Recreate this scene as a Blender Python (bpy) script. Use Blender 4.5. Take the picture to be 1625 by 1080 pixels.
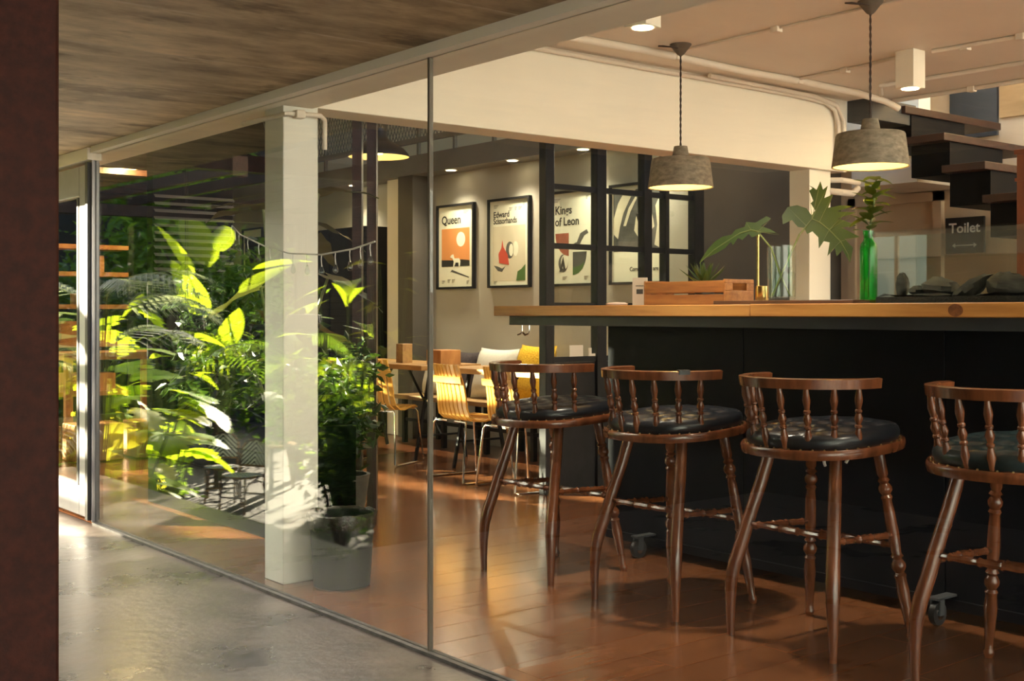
import bpy, math, random
from mathutils import Vector, Matrix, Euler
random.seed(7)
for o in list(bpy.data.objects): bpy.data.objects.remove(o)
S = bpy.context.scene; C = S.collection
R = math.radians; PI = math.pi
# ------------------------------------------------------------------ camera, sky, sun, exposure
cd = bpy.data.cameras.new('camera'); cam = bpy.data.objects.new('camera', cd); C.objects.link(cam)
cam.location = (0, 0, 1.2); cam.rotation_euler = (R(90), 0, R(-38.77))
cd.sensor_width = 36; cd.lens = 1900/1625*36; cd.shift_y = -45/1625; cd.clip_start = .05; cd.clip_end = 200
S.camera = cam
S.cycles.transparent_max_bounces = 32
W = bpy.data.worlds.new('world'); S.world = W; W.use_nodes = True
wn = W.node_tree.nodes; wl = W.node_tree.links
sky = wn.new('ShaderNodeTexSky'); sky.sky_type = 'NISHITA'; sky.sun_disc = False
sky.sun_elevation = R(32); sky.sun_rotation = R(-46); sky.air_density = 1.2; sky.dust_density = 3.0
wl.new(sky.outputs[0], wn['Background'].inputs[0]); wn['Background'].inputs[1].default_value = .42
sd = bpy.data.lights.new('sun', 'SUN'); sd.energy = 46; sd.angle = R(.55); sd.color = (1, .86, .62)
sun = bpy.data.objects.new('sun', sd); C.objects.link(sun)
SUN_EL = 17
sdir = Vector((-.72*math.cos(R(SUN_EL)), .694*math.cos(R(SUN_EL)), math.sin(R(SUN_EL))))
sun.rotation_euler = sdir.to_track_quat('Z', 'Y').to_euler(); sun.location = (-6, 8, 6)
vs = S.view_settings; vs.view_transform = 'Standard'; vs.look = 'None'; vs.gamma = 1; vs.exposure = .8; vs.use_curve_mapping = False

# ------------------------------------------------------------------ materials
def nodes(name):
    m = bpy.data.materials.new(name); m.use_nodes = True
    return m, m.node_tree.nodes, m.node_tree.links, m.node_tree.nodes['Principled BSDF']
def pm(name, c1, c2=None, scale=6, rough=.5, metal=0, bump=0, stretch=(1,1,1), detail=5, lo=.35, hi=.65, rnd=0, coat=0, rough2=None, c3=None, spec=.5, bscale=None):
    """noise coloured surface: c1..c2 along a noise, optional relief"""
    m, n, l, b = nodes(name)
    b.inputs['Roughness'].default_value = rough; b.inputs['Metallic'].default_value = metal
    b.inputs['Coat Weight'].default_value = coat; b.inputs['Coat Roughness'].default_value = .12
    b.inputs['Specular IOR Level'].default_value = spec
    if c2 is None and not bump: b.inputs['Base Color'].default_value = (*c1, 1); return m
    tc = n.new('ShaderNodeTexCoord'); mp = n.new('ShaderNodeMapping'); mp.inputs['Scale'].default_value = stretch
    l.new(tc.outputs['Object'], mp.inputs[0])
    nz = n.new('ShaderNodeTexNoise'); nz.inputs['Scale'].default_value = scale; nz.inputs['Detail'].default_value = detail; nz.inputs['Roughness'].default_value = .6
    if rnd:
        oi = n.new('ShaderNodeObjectInfo'); mu = n.new('ShaderNodeMath'); mu.operation = 'MULTIPLY'; mu.inputs[1].default_value = 37
        cx = n.new('ShaderNodeCombineXYZ'); l.new(oi.outputs['Random'], mu.inputs[0]); l.new(mu.outputs[0], cx.inputs[0]); l.new(mu.outputs[0], cx.inputs[1])
        l.new(cx.outputs[0], mp.inputs['Location'])
    l.new(mp.outputs[0], nz.inputs['Vector'])
    rp = n.new('ShaderNodeValToRGB'); rp.color_ramp.elements[0].position = lo; rp.color_ramp.elements[1].position = hi
    rp.color_ramp.elements[0].color = (*c1, 1); rp.color_ramp.elements[1].color = (*(c2 or c1), 1)
    if c3: e = rp.color_ramp.elements.new((lo+hi)/2); e.color = (*c3, 1)
    l.new(nz.outputs[0], rp.inputs[0]); col = rp.outputs[0]
    if rnd:
        hs = n.new('ShaderNodeHueSaturation'); mr = n.new('ShaderNodeMapRange')
        mr.inputs['To Min'].default_value = 1-rnd; mr.inputs['To Max'].default_value = 1+rnd
        l.new(oi.outputs['Random'], mr.inputs[0]); l.new(mr.outputs[0], hs.inputs['Value']); l.new(col, hs.inputs['Color']); col = hs.outputs[0]
    l.new(col, b.inputs['Base Color'])
    if rough2 is not None:
        mr2 = n.new('ShaderNodeMapRange'); mr2.inputs['From Min'].default_value = .3; mr2.inputs['From Max'].default_value = .7
        mr2.inputs['To Min'].default_value = rough; mr2.inputs['To Max'].default_value = rough2
        l.new(nz.outputs[0], mr2.inputs[0]); l.new(mr2.outputs[0], b.inputs['Roughness'])
    if bump:
        bp = n.new('ShaderNodeBump'); bp.inputs['Strength'].default_value = bump; bp.inputs['Distance'].default_value = .01
        if bscale:
            bz = n.new('ShaderNodeTexNoise'); bz.inputs['Scale'].default_value = bscale; bz.inputs['Detail'].default_value = 4; l.new(tc.outputs['Object'], bz.inputs['Vector']); l.new(bz.outputs[0], bp.inputs['Height'])
        else: l.new(nz.outputs[0], bp.inputs['Height'])
        l.new(bp.outputs[0], b.inputs['Normal'])
    return m
def emit(name, c, s):
    m, n, l, b = nodes(name); b.inputs['Base Color'].default_value = (*c, 1)
    b.inputs['Emission Color'].default_value = (*c, 1); b.inputs['Emission Strength'].default_value = s; return m
def glass(name, tint, ior=1.5, rough=0):
    """clear pane: light passes straight through, Fresnel share is mirrored"""
    m, n, l, b = nodes(name); n.remove(b)
    t = n.new('ShaderNodeBsdfTransparent'); t.inputs[0].default_value = (*tint, 1)
    g = n.new('ShaderNodeBsdfGlossy'); g.inputs['Roughness'].default_value = rough; g.inputs[0].default_value = (1,1,1,1)
    w = n.new('ShaderNodeLayerWeight'); w.inputs[0].default_value = .5; r0 = ((ior-1)/(ior+1))**2     # Schlick's Fresnel, same from both sides
    p = n.new('ShaderNodeMath'); p.operation = 'POWER'; p.inputs[1].default_value = 5; l.new(w.outputs['Facing'], p.inputs[0])
    f = n.new('ShaderNodeMath'); f.operation = 'MULTIPLY_ADD'; f.inputs[1].default_value = 1-r0; f.inputs[2].default_value = r0; l.new(p.outputs[0], f.inputs[0])
    x = n.new('ShaderNodeMixShader'); l.new(f.outputs[0], x.inputs[0]); l.new(t.outputs[0], x.inputs[1]); l.new(g.outputs[0], x.inputs[2])
    l.new(x.outputs[0], n['Material Output'].inputs[0]); return m
def hazy(name, c, k):
    m, n, l, b = nodes(name); b.inputs['Base Color'].default_value = (*c,1); b.inputs['Roughness'].default_value = .5
    t = n.new('ShaderNodeBsdfTransparent'); x = n.new('ShaderNodeMixShader'); x.inputs[0].default_value = k
    l.new(t.outputs[0], x.inputs[1]); l.new(b.outputs[0], x.inputs[2]); l.new(x.outputs[0], n['Material Output'].inputs[0]); return m
def leafm(name, c1, c2, tr=.5, rough=.38, tcol=None):
    m, n, l, b = nodes(name); b.inputs['Roughness'].default_value = rough
    oi = n.new('ShaderNodeObjectInfo'); tc = n.new('ShaderNodeTexCoord'); nz = n.new('ShaderNodeTexNoise'); nz.inputs['Scale'].default_value = 7
    ad = n.new('ShaderNodeMath'); l.new(tc.outputs['Object'], nz.inputs[0]); l.new(nz.outputs[0], ad.inputs[0])
    mu = n.new('ShaderNodeMath'); mu.operation = 'MULTIPLY_ADD'; mu.inputs[1].default_value = .5; mu.inputs[2].default_value = -.25
    l.new(oi.outputs['Random'], mu.inputs[0]); l.new(mu.outputs[0], ad.inputs[1])
    rp = n.new('ShaderNodeValToRGB'); rp.color_ramp.elements[0].position = .25; rp.color_ramp.elements[1].position = .75
    rp.color_ramp.elements[0].color = (*c1,1); rp.color_ramp.elements[1].color = (*c2,1); l.new(ad.outputs[0], rp.inputs[0]); l.new(rp.outputs[0], b.inputs['Base Color'])
    t = n.new('ShaderNodeBsdfTranslucent'); t.inputs[0].default_value = (*(tcol or (.45,.62,.04)),1)
    x = n.new('ShaderNodeMixShader'); x.inputs[0].default_value = tr
    l.new(b.outputs[0], x.inputs[1]); l.new(t.outputs[0], x.inputs[2]); l.new(x.outputs[0], n['Material Output'].inputs[0]); return m
def chevron(name, ax, k, mirror=True):
    """woven black and white chevron, stripes across local x (and z or y)"""
    m, n, l, b = nodes(name); b.inputs['Roughness'].default_value = .45
    tc = n.new('ShaderNodeTexCoord'); sp = n.new('ShaderNodeSeparateXYZ'); l.new(tc.outputs['Object'], sp.inputs[0])
    a = n.new('ShaderNodeMath'); a.operation = 'ABSOLUTE' if mirror else 'ADD'; l.new(sp.outputs[1], a.inputs[0]); a.inputs[1].default_value = 0
    s_ = n.new('ShaderNodeMath'); s_.operation = 'ADD'; l.new(a.outputs[0], s_.inputs[0]); l.new(sp.outputs[ax], s_.inputs[1])
    mu = n.new('ShaderNodeMath'); mu.operation = 'MULTIPLY'; mu.inputs[1].default_value = k; l.new(s_.outputs[0], mu.inputs[0])
    fr = n.new('ShaderNodeMath'); fr.operation = 'FRACT'; l.new(mu.outputs[0], fr.inputs[0])
    gt = n.new('ShaderNodeMath'); gt.operation = 'GREATER_THAN'; gt.inputs[1].default_value = .5; l.new(fr.outputs[0], gt.inputs[0])
    mx = n.new('ShaderNodeMix'); mx.data_type = 'RGBA'; mx.inputs[6].default_value = (.01,.01,.012,1); mx.inputs[7].default_value = (.75,.74,.7,1)
    l.new(gt.outputs[0], mx.inputs[0]); l.new(mx.outputs[2], b.inputs['Base Color']); return m
M = {}
def board_concrete():
    """fair-faced concrete: board marks along x, pale joint lines, dark stains"""
    m, n, l, b = nodes('board_marked_concrete'); b.inputs['Roughness'].default_value = .72
    tc = n.new('ShaderNodeTexCoord')
    def nz(scale, st, det=8):
        mp = n.new('ShaderNodeMapping'); mp.inputs['Scale'].default_value = st; l.new(tc.outputs['Object'], mp.inputs[0])
        x = n.new('ShaderNodeTexNoise'); x.inputs['Scale'].default_value = scale; x.inputs['Detail'].default_value = det; x.inputs['Roughness'].default_value = .65; l.new(mp.outputs[0], x.inputs[0]); return x.outputs[0]
    def ramp(src, p0, c0, p1, c1):
        r = n.new('ShaderNodeValToRGB'); e = r.color_ramp.elements; e[0].position = p0; e[1].position = p1; e[0].color = (*c0,1); e[1].color = (*c1,1); l.new(src, r.inputs[0]); return r.outputs[0]
    def mix(t, a, c, f=1):
        x = n.new('ShaderNodeMix'); x.data_type = 'RGBA'; x.blend_type = t
        if isinstance(f, (int, float)): x.inputs[0].default_value = f
        else: l.new(f, x.inputs[0])
        l.new(a, x.inputs[6]); l.new(c, x.inputs[7]); return x.outputs[2]
    grain = nz(5, (.6,1.5,1), 11); big = nz(1.3, (.8,1.4,1), 6); spot = nz(2.4, (.6,1.3,1), 5)
    c = ramp(grain, .3, (.27,.19,.115), .68, (.74,.57,.37)); c = mix('MULTIPLY', c, ramp(big, .3, (.55,.52,.48), .65, (1.15,1.12,1.05)))
    c = mix('MULTIPLY', c, ramp(spot, .55, (1,1,1), .63, (.45,.41,.37)))
    sp = n.new('ShaderNodeSeparateXYZ'); l.new(tc.outputs['Object'], sp.inputs[0]); q = n.new('ShaderNodeMath'); q.operation = 'MULTIPLY_ADD'; q.inputs[1].default_value = 1/.62; q.inputs[2].default_value = .31; l.new(sp.outputs[1], q.inputs[0])
    f = n.new('ShaderNodeMath'); f.operation = 'FRACT'; l.new(q.outputs[0], f.inputs[0])
    ln = ramp(f.outputs[0], .0, (1,1,1), .035, (0,0,0)); lm = mix('MULTIPLY', ln, ramp(nz(4, (1,1,1), 4), .42, (0,0,0), .58, (1,1,1)))
    pale = n.new('ShaderNodeRGB'); pale.outputs[0].default_value = (.62,.50,.36,1); c = mix('MIX', c, pale.outputs[0], lm); l.new(c, b.inputs['Base Color'])
    bp = n.new('ShaderNodeBump'); bp.inputs['Strength'].default_value = .45; bp.inputs['Distance'].default_value = .01; l.new(grain, bp.inputs['Height']); l.new(bp.outputs[0], b.inputs['Normal']); return m
M['conc_ceil'] = board_concrete()
M['conc_floor'] = pm('polished_concrete', (.028,.023,.019), (.15,.122,.10), 2.2, .24, 0, .22, (1,1,1), 10, .34, .66, rough2=.36, bscale=18, spec=.35)
M['white'] = pm('white_paint', (.84,.78,.66), (.88,.82,.70), 1.4, .6, 0, .03)
M['ceilw'] = pm('painted_ceiling', (.78,.70,.60), (.83,.75,.65), 1.2, .55, 0, .08)
M['col_w'] = pm('column_paint', (.70,.69,.62), (.78,.77,.70), 2, .45, 0, .05)
M['greywall'] = pm('grey_plaster', (.42,.395,.34), (.48,.45,.39), 1.2, .42, 0, .02)
M['darkwall'] = pm('dark_brown_plaster', (.085,.075,.062), (.11,.097,.08), 1.3, .5, 0, .02)
M['nightwall'] = pm('black_stained_boards', (.010,.009,.008), (.018,.016,.014), 3, .7, 0, .1, (1,1,.2), spec=.06)
M['beige'] = pm('beige_paint', (.62,.47,.31), (.68,.52,.35), 2, .5)
M['steel_bk'] = pm('black_steel', (.012,.012,.013), (.018,.018,.02), 8, .45, spec=.22)
M['bar_bk'] = pm('bar_black_laminate', (.003,.004,.006), (.005,.006,.009), 9, .5, 0, .02, spec=.12)
M['beam_gy'] = pm('dark_grey_steel', (.045,.05,.055), (.06,.064,.07), 4, .45)
M['steel_gy'] = pm('grey_painted_steel', (.17,.165,.155), (.21,.205,.195), 3, .5)
M['alu'] = pm('grey_aluminium', (.30,.30,.31), (.36,.36,.37), 4, .35, .3)
M['rust'] = pm('oxide_red_steel', (.016,.0032,.0016), (.030,.0062,.003), 60, .6, 0, .15, (1,1,1), 6, spec=.12)
M['glass'] = glass('clear_glass', (.94,.965,.95), 1.52)
M['vglass'] = glass('vase_glass', (.93,.95,.93), 1.45)
M['water'] = glass('water', (.93,.96,.95), 1.2)
M['gbottle'] = glass('green_glass', (.34,.86,.44), 1.5)
M['plank'] = pm('red_brown_floorboard', (.125,.045,.018), (.20,.076,.029), 2, .2, 0, 0, (.5,4,1), 3, .25, .75, rnd=.14)
M['subfloor'] = pm('brown_floor', (.16,.055,.02), (.24,.085,.03), 3, .28, 0, 0, (.5,5,1))
M['pine'] = pm('oiled_pine', (.30,.115,.025), (.58,.28,.075), 3.4, .4, 0, .05, (5,.5,5), 7, .3, .72, c3=(.50,.22,.055))
M['knot'] = pm('pine_knot', (.09,.025,.008), (.26,.09,.025), 30, .45)
M['stoolw'] = pm('turned_hardwood', (.085,.024,.009), (.19,.062,.023), 9, .24, 0, .02, (3,3,.5), 6, .3, .7, coat=.3)
M['leather'] = pm('black_leather', (.008,.009,.012), (.014,.015,.019), 40, .3, 0, .06)
M['leather_gn'] = pm('bottle_green_leather', (.010,.018,.020), (.016,.028,.030), 40, .3, 0, .06)
M['stud'] = pm('brass_stud', (.55,.42,.2), None, rough=.3, metal=1)
M['brass'] = pm('brass', (.72,.50,.20), (.66,.44,.16), 12, .22, 1)
M['chrome'] = pm('chrome', (.8,.8,.78), None, rough=.12, metal=1)
M['slat'] = pm('honey_plywood', (.62,.30,.045), (.78,.44,.10), 4, .35, 0, .02, (1,1,1), 5)
M['table'] = pm('table_oak', (.42,.22,.075), (.56,.32,.12), 4, .4, 0, .03, (5,.6,5))
M['conc_lamp'] = pm('cast_concrete_shade', (.13,.105,.075), (.33,.28,.21), 26, .8, 0, .35, (1,1,2), 8, .3, .7)
M['lampin'] = pm('shade_inside', (.85,.72,.42), None, rough=.6)
M['bulb'] = emit('lit_bulb', (1,.72,.28), 9)
M['spot'] = emit('lit_spot', (1,.80,.48), 16)
M['cord'] = pm('braided_cord', (.02,.013,.012), (.06,.04,.035), 300, .8)
M['cap'] = pm('dark_cap', (.08,.062,.048), (.12,.095,.075), 14, .7)
M['pipe'] = pm('painted_conduit', (.72,.64,.54), (.77,.69,.59), 4, .5)
M['blacklamp'] = pm('black_enamel', (.014,.013,.012), None, rough=.3)
M['poster'] = pm('poster_paper', (.84,.84,.68), (.88,.88,.72), 2, .35)
M['ink'] = pm('black_ink', (.02,.02,.018), None, rough=.5)
M['orange'] = pm('orange_ink', (.72,.29,.09), None, rough=.5)
M['red'] = pm('red_ink', (.55,.07,.04), None, rough=.5)
M['brick_ink'] = pm('brick_ink', (.36,.10,.06), None, rough=.5)
M['gry_ink'] = pm('grey_ink', (.05,.052,.05), (.12,.12,.11), 6, .5)
M['pale_ink'] = pm('pale_ink', (.62,.57,.42), (.70,.66,.50), 3, .5)
M['green_ink'] = pm('green_ink', (.07,.16,.035), None, rough=.5)
M['sign_w'] = pm('sign_white', (.9,.89,.86), None, rough=.5)
M['sign_bk'] = pm('sign_black', (.012,.011,.011), (.02,.018,.018), 6, .4)
M['tread'] = pm('dark_stair_timber', (.022,.008,.005), (.05,.017,.010), 4, .45, 0, .03, (4,1,4))
M['newel'] = pm('red_brown_timber', (.16,.045,.018), (.24,.072,.03), 4, .45, 0, .03, (4,4,.6))
M['cush_w'] = pm('white_canvas', (.66,.64,.58), (.74,.72,.66), 50, .9, 0, .2)
M['cush_d'] = pm('charcoal_fabric', (.045,.035,.04), (.07,.055,.06), 60, .95, 0, .2)
M['cush_y'] = pm('yellow_tufted_fabric', (.60,.33,.01), (.80,.50,.03), 70, .95, 0, .8)
M['bench'] = pm('bench_timber', (.40,.24,.10), (.52,.33,.15), 4, .5, 0, .03, (4,.6,4))
M['binp'] = pm('black_plastic', (.008,.008,.009), None, rough=.5, spec=.2)
M['liner'] = pm('crinkled_bin_liner', (.02,.017,.014), (.05,.042,.034), 22, .22, 0, .9, (1,1,1), 6)
M['soil'] = pm('black_gravel', (.008,.007,.006), (.03,.027,.024), 120, .8, 0, .8)
M['rock'] = pm('slate_rock', (.02,.02,.018), (.10,.095,.082), 7, .7, 0, .6, (1,1,3), 8)
M['walnut'] = pm('walnut_tray', (.06,.025,.012), (.11,.045,.022), 6, .4, 0, .02, (4,.6,4))
M['crate'] = pm('stained_crate_pine', (.22,.075,.018), (.46,.19,.05), 5, .5, 0, .08, (6,.6,6), 7, .3, .7)
M['boxwood'] = pm('orange_timber', (.42,.17,.05), (.60,.28,.09), 4, .5, 0, .04, (3,3,1), rnd=.2)
M['paper'] = pm('white_card', (.72,.66,.56), None, rough=.7)
M['cloth'] = pm('pale_pink_cloth', (.66,.52,.46), None, rough=.9)
M['bamboo'] = pm('tortoise_bamboo', (.02,.012,.008), (.34,.17,.05), 16, .3, 0, 0, (1,1,1.5), 3, .45, .6)
M['chev_b'] = chevron('woven_chevron_back', 2, 17)
M['chev_s'] = chevron('woven_chevron_seat', 0, 17, False)
M['pot_gy'] = pm('grey_plastic_pot', (.09,.088,.08), (.12,.115,.105), 8, .6)
M['stem'] = pm('green_stem', (.12,.17,.04), (.2,.22,.07), 12, .5)
M['bark'] = pm('bark', (.05,.035,.02), (.13,.09,.05), 14, .85, 0, .5, (1,1,.4))
M['grass'] = pm('garden_ground', (.035,.03,.018), (.07,.06,.035), 3, .9, 0, .3)
M['pave'] = pm('garden_paving', (.028,.025,.02), (.055,.048,.038), 3, .8, 0, .2)
M['lf_deep'] = leafm('deep_green_leaf', (.012,.045,.008), (.04,.11,.018), .22, .3, (.16,.32,.02))
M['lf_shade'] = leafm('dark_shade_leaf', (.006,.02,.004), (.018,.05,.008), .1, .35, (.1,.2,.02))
M['lf_phil'] = leafm('philodendron_leaf', (.020,.050,.004), (.060,.095,.010), .14, .42, (.26,.36,.02))
M['lf_lime'] = leafm('lime_leaf', (.12,.26,.01), (.26,.40,.02), .62, .4, (.66,.88,.03))
M['lf_mid'] = leafm('mid_green_leaf', (.04,.13,.01), (.11,.23,.02), .45, .35, (.36,.58,.04))
M['lf_yell'] = leafm('yellow_green_leaf', (.22,.27,.01), (.42,.40,.03), .55, .4, (.80,.76,.05))
M['lf_palm'] = leafm('silver_palm_leaf', (.14,.20,.14), (.34,.40,.30), .45, .2, (.62,.72,.36))
M['lf_dark'] = leafm('dark_elephant_ear_leaf', (.022,.026,.006), (.05,.055,.012), .12, .45, (.16,.17,.03))
M['lf_succ'] = leafm('succulent_leaf', (.012,.035,.02), (.03,.075,.035), .08, .35)
M['wirew'] = pm('white_wire', (.72,.70,.66), None, rough=.4)
M['track'] = pm('floor_track', (.06,.06,.055), (.12,.118,.11), 20, .5, .4)
M['mesh'] = pm('grey_mesh_steel', (.22,.22,.21), None, rough=.5)
M['joint'] = pm('pane_sealant', (.12,.10,.075), None, rough=.5)
M['rubber'] = pm('rubber', (.012,.012,.013), None, rough=.5)
M['redp'] = pm('red_paint', (.5,.08,.05), None, rough=.4)
M['steel_gy2'] = pm('dark_siding', (.03,.024,.019), (.05,.041,.033), 5, .55, 0, .05, (.4,4,4))
M['street'] = pm('pale_paving', (.3,.28,.25), (.36,.34,.3), 2, .8, 0, .1)
M['trough_bk'] = pm('backdrop_black', (.0015,.0015,.0015), (.003,.003,.003), 6, .9, 0, .1, (1,.3,4), spec=.02)  # near black, so the added backdrop trough stays dark in the sun
M['facade'] = pm('pale_blue_bounce', (.33,.355,.39), (.36,.385,.42), 2, .8)  # cool tint chosen to cool the sunlight bounced indoors
M['haze'] = hazy('misted_glass', (.6,.58,.54), .09)
M['ratt'] = pm('rattan', (.35,.2,.08), (.5,.3,.12), 30, .6)

# ------------------------------------------------------------------ mesh helpers
class MB:
    def __init__(s): s.v = []; s.f = []
    def add(s, vs, fs):
        k = len(s.v); s.v += [tuple(p) for p in vs]; s.f += [tuple(i+k for i in q) for q in fs]; return s
    def box(s, x0, x1, y0, y1, z0, z1, m=None):
        vs = [Vector(p) for p in ((x0,y0,z0),(x1,y0,z0),(x1,y1,z0),(x0,y1,z0),(x0,y0,z1),(x1,y0,z1),(x1,y1,z1),(x0,y1,z1))]
        if m is not None: vs = [m @ p for p in vs]
        return s.add(vs, ((3,2,1,0),(4,5,6,7),(0,1,5,4),(1,2,6,5),(2,3,7,6),(3,0,4,7)))
    def bar(s, a, b, w, h=None):
        a = Vector(a); b = Vector(b); d = b-a; L = d.length; h = h or w
        q = d.to_track_quat('X', 'Z').to_matrix().to_4x4(); q.translation = a
        return s.box(0, L, -w/2, w/2, -h/2, h/2, q)
    def tube(s, pts, r, n=10, caps=True, closed=False):
        pts = [Vector(p) for p in pts]; k = len(pts); rs = r if isinstance(r, (list, tuple)) else [r]*k
        t0 = (pts[1]-pts[0]).normalized(); u = t0.orthogonal().normalized(); vs = []; fs = []
        for i, p in enumerate(pts):
            if closed: t = (pts[(i+1) % k]-pts[i-1]).normalized()
            else: t = (pts[min(i+1,k-1)]-pts[max(i-1,0)]).normalized()
            u = (u-t*u.dot(t)).normalized(); w = t.cross(u)
            for j in range(n):
                a = 2*PI*j/n; vs.append(p+(u*math.cos(a)+w*math.sin(a))*rs[i])
        for i in range(k if closed else k-1):
            for j in range(n):
                i2 = (i+1) % k
                fs.append((i*n+j, i*n+(j+1) % n, i2*n+(j+1) % n, i2*n+j))
        if caps and not closed: fs += [tuple(range(n-1,-1,-1)), tuple((k-1)*n+j for j in range(n))]
        return s.add(vs, fs)
    def lathe(s, prof, n=24, o=(0,0,0), cap0=False, cap1=False, sx=1, sy=1):
        vs = []; fs = []; k = len(prof)
        for r, z in prof:
            for j in range(n):
                a = 2*PI*j/n; vs.append((o[0]+r*sx*math.cos(a), o[1]+r*sy*math.sin(a), o[2]+z))
        for i in range(k-1):
            for j in range(n): fs.append((i*n+j, i*n+(j+1) % n, (i+1)*n+(j+1) % n, (i+1)*n+j))
        if cap0: fs.append(tuple(range(n-1,-1,-1)))
        if cap1: fs.append(tuple((k-1)*n+j for j in range(n)))
        return s.add(vs, fs)
    def turned(s, a, b, prof, n=10):
        """a turned spindle between two points: prof = [(share of length, radius)]"""
        a = Vector(a); b = Vector(b); return s.tube([a+(b-a)*t for t, r in prof], [r for t, r in prof], n)
    def plate(s, pts, y0, y1):
        """prism of an outline in local x,z between two y"""
        k = len(pts); vs = [(x, y0, z) for x, z in pts]+[(x, y1, z) for x, z in pts]
        fs = [tuple(range(k)), tuple(range(2*k-1, k-1, -1))]+[(j, j+k, (j+1) % k+k, (j+1) % k) for j in range(k)]
        return s.add(vs, fs)
    def prismz(s, pts, z0, z1):
        k = len(pts); vs = [(x, y, z0) for x, y in pts]+[(x, y, z1) for x, y in pts]
        fs = [tuple(range(k-1,-1,-1)), tuple(range(k, 2*k))]+[(j, (j+1) % k, (j+1) % k+k, j+k) for j in range(k)]
        return s.add(vs, fs)
    def mesh(s, name, mat):
        me = bpy.data.meshes.new(name); me.from_pydata(s.v, [], s.f); me.update()
        me.polygons.foreach_set('use_smooth', [True]*len(me.polygons)); me.set_sharp_from_angle(angle=R(38))
        me.materials.append(M[mat]); return me
def tag(o, label=None, cat=None, group=None, kind=None):
    if label: o['label'] = label
    if cat: o['category'] = cat
    if group: o['group'] = group
    if kind: o['kind'] = kind
    return o
def place(name, me, parent=None, loc=(0,0,0), rot=(0,0,0), scale=None):
    o = bpy.data.objects.new(name, me); C.objects.link(o); o.location = loc; o.rotation_euler = rot
    if scale: o.scale = scale if isinstance(scale, (tuple, list)) else (scale,)*3
    if parent: o.parent = parent
    return o
def obj(name, mb, mat, parent=None, loc=(0,0,0), rot=(0,0,0), bevel=0):
    o = place(name, mb.mesh(name, mat), parent, loc, rot)
    if bevel:
        md = o.modifiers.new('bevel', 'BEVEL'); md.width = bevel; md.segments = 2; md.limit_method = 'ANGLE'; md.angle_limit = R(50)
    return o
def thing(name, label, cat, loc=(0,0,0), rz=0, group=None):
    o = bpy.data.objects.new(name, None); C.objects.link(o); o.location = loc; o.rotation_euler = (0,0,rz); o.empty_display_size = .1
    return tag(o, label, cat, group)
def struct(name, mb, mat, parent=None, bevel=0):
    o = obj(name, mb, mat, parent, bevel=bevel)
    if not parent: o['kind'] = 'structure'
    return o
def sroot(name):
    o = bpy.data.objects.new(name, None); C.objects.link(o); o['kind'] = 'structure'; o.empty_display_size = .1; return o
def copy_tree(o, parent=None):
    c = o.copy(); C.objects.link(c); c.parent = parent
    for ch in list(o.children): copy_tree(ch, c)
    return c
def text(name, s, size, mat, parent, x, y, z, align='LEFT', sx=1):
    cu = bpy.data.curves.new(name, 'FONT'); cu.body = s; cu.size = size; cu.align_x = align; cu.extrude = .0008; cu.offset = size*.018; cu.resolution_u = 3
    t = bpy.data.objects.new(name, cu); C.objects.link(t); dg = bpy.context.evaluated_depsgraph_get()
    me = bpy.data.meshes.new_from_object(t.evaluated_get(dg)); bpy.data.objects.remove(t)
    me.materials.clear(); me.materials.append(M[mat])
    return place(name, me, parent, (x, y, z), (R(90),0,0), (sx,1,1))
def lerp(a, b, t): return tuple(p+(q-p)*t for p, q in zip(a, b))
def ip(tab, t):
    for (a, b), (c, d) in zip(tab, tab[1:]):
        if t <= c: return b+(d-b)*(t-a)/(c-a)
    return tab[-1][1]
def arc(cx, cy, r, a0, a1, n): return [(cx+r*math.cos(R(a0+(a1-a0)*i/n)), cy+r*math.sin(R(a0+(a1-a0)*i/n))) for i in range(n+1)]

# ------------------------------------------------------------------ the setting: floors, ceilings, walls
GX = 2.41
struct('floor_terrace', MB().prismz([(-1.5,-2.5),(2.395,-2.5),(2.395,9.4),(1.65,9.4),(1.65,5.2),(-1.5,5.2)], -1.3, 0), 'conc_floor')
fl = struct('floor', MB().box(2.425, 8.3, -1.2, 14.2, -.1, -.006), 'subfloor')
pl_me = {}
def plank(x0, x1, y0, y1):
    k = (round(x1-x0, 3), round(y1-y0, 3))
    if k not in pl_me:
        b = MB().box(.0012, k[0]-.0012, .0012, k[1]-.0012, -.006, 0); pl_me[k] = b.mesh('plank', 'plank')
    place('plank', pl_me[k], fl, (x0, y0, 0))
PW = .186; row = 0; y = 1.5
while y < 8.4:
    x = 2.425-(row*.437 % 1.2); xe = 4.6 if y < 4.6 else 6.0
    while x < xe:
        a = max(x, 2.425); e = min(x+1.2, xe)
        if e-a > .06: plank(a, e, y, y+PW)
        x += 1.2
    y += PW; row += 1
struct('ceiling_terrace', MB().prismz([(-1.5,-2.5),(2.40,-2.5),(2.40,9.4),(1.62,9.4),(1.62,5.2),(-1.5,5.2)], 2.13, 2.40), 'conc_ceil')
struct('ceiling', MB().box(2.66, 6.85, -1.2, 4.74, 2.58, 2.78), 'ceilw')
struct('ceiling_void', MB().box(2.40, 8.5, 4.94, 14.2, 3.7, 3.85), 'ceilw')
struct('ceiling_stairwell', MB().box(6.85, 8.5, -1.2, 4.94, 4.4, 4.55), 'ceilw')
struct('wall_terrace', MB().box(-1.62, -1.5, -1.2, 10.05, -1.3, 3.7), 'nightwall')  # unseen wall, its length and height set to block the low sun
struct('wall_posters', MB().box(6.6, 6.75, 6.06, 14.2, 0, 2.66), 'greywall')
struct('wall_upper', MB().box(7.7, 7.85, 4.9, 14.2, 2.5, 3.7), 'white')
struct('wall_rear', MB().box(2.43, 6.75, 14.0, 14.2, 0, 2.66).box(2.43, 7.7, 14.0, 14.2, 2.66, 3.7), 'nightwall')
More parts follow.
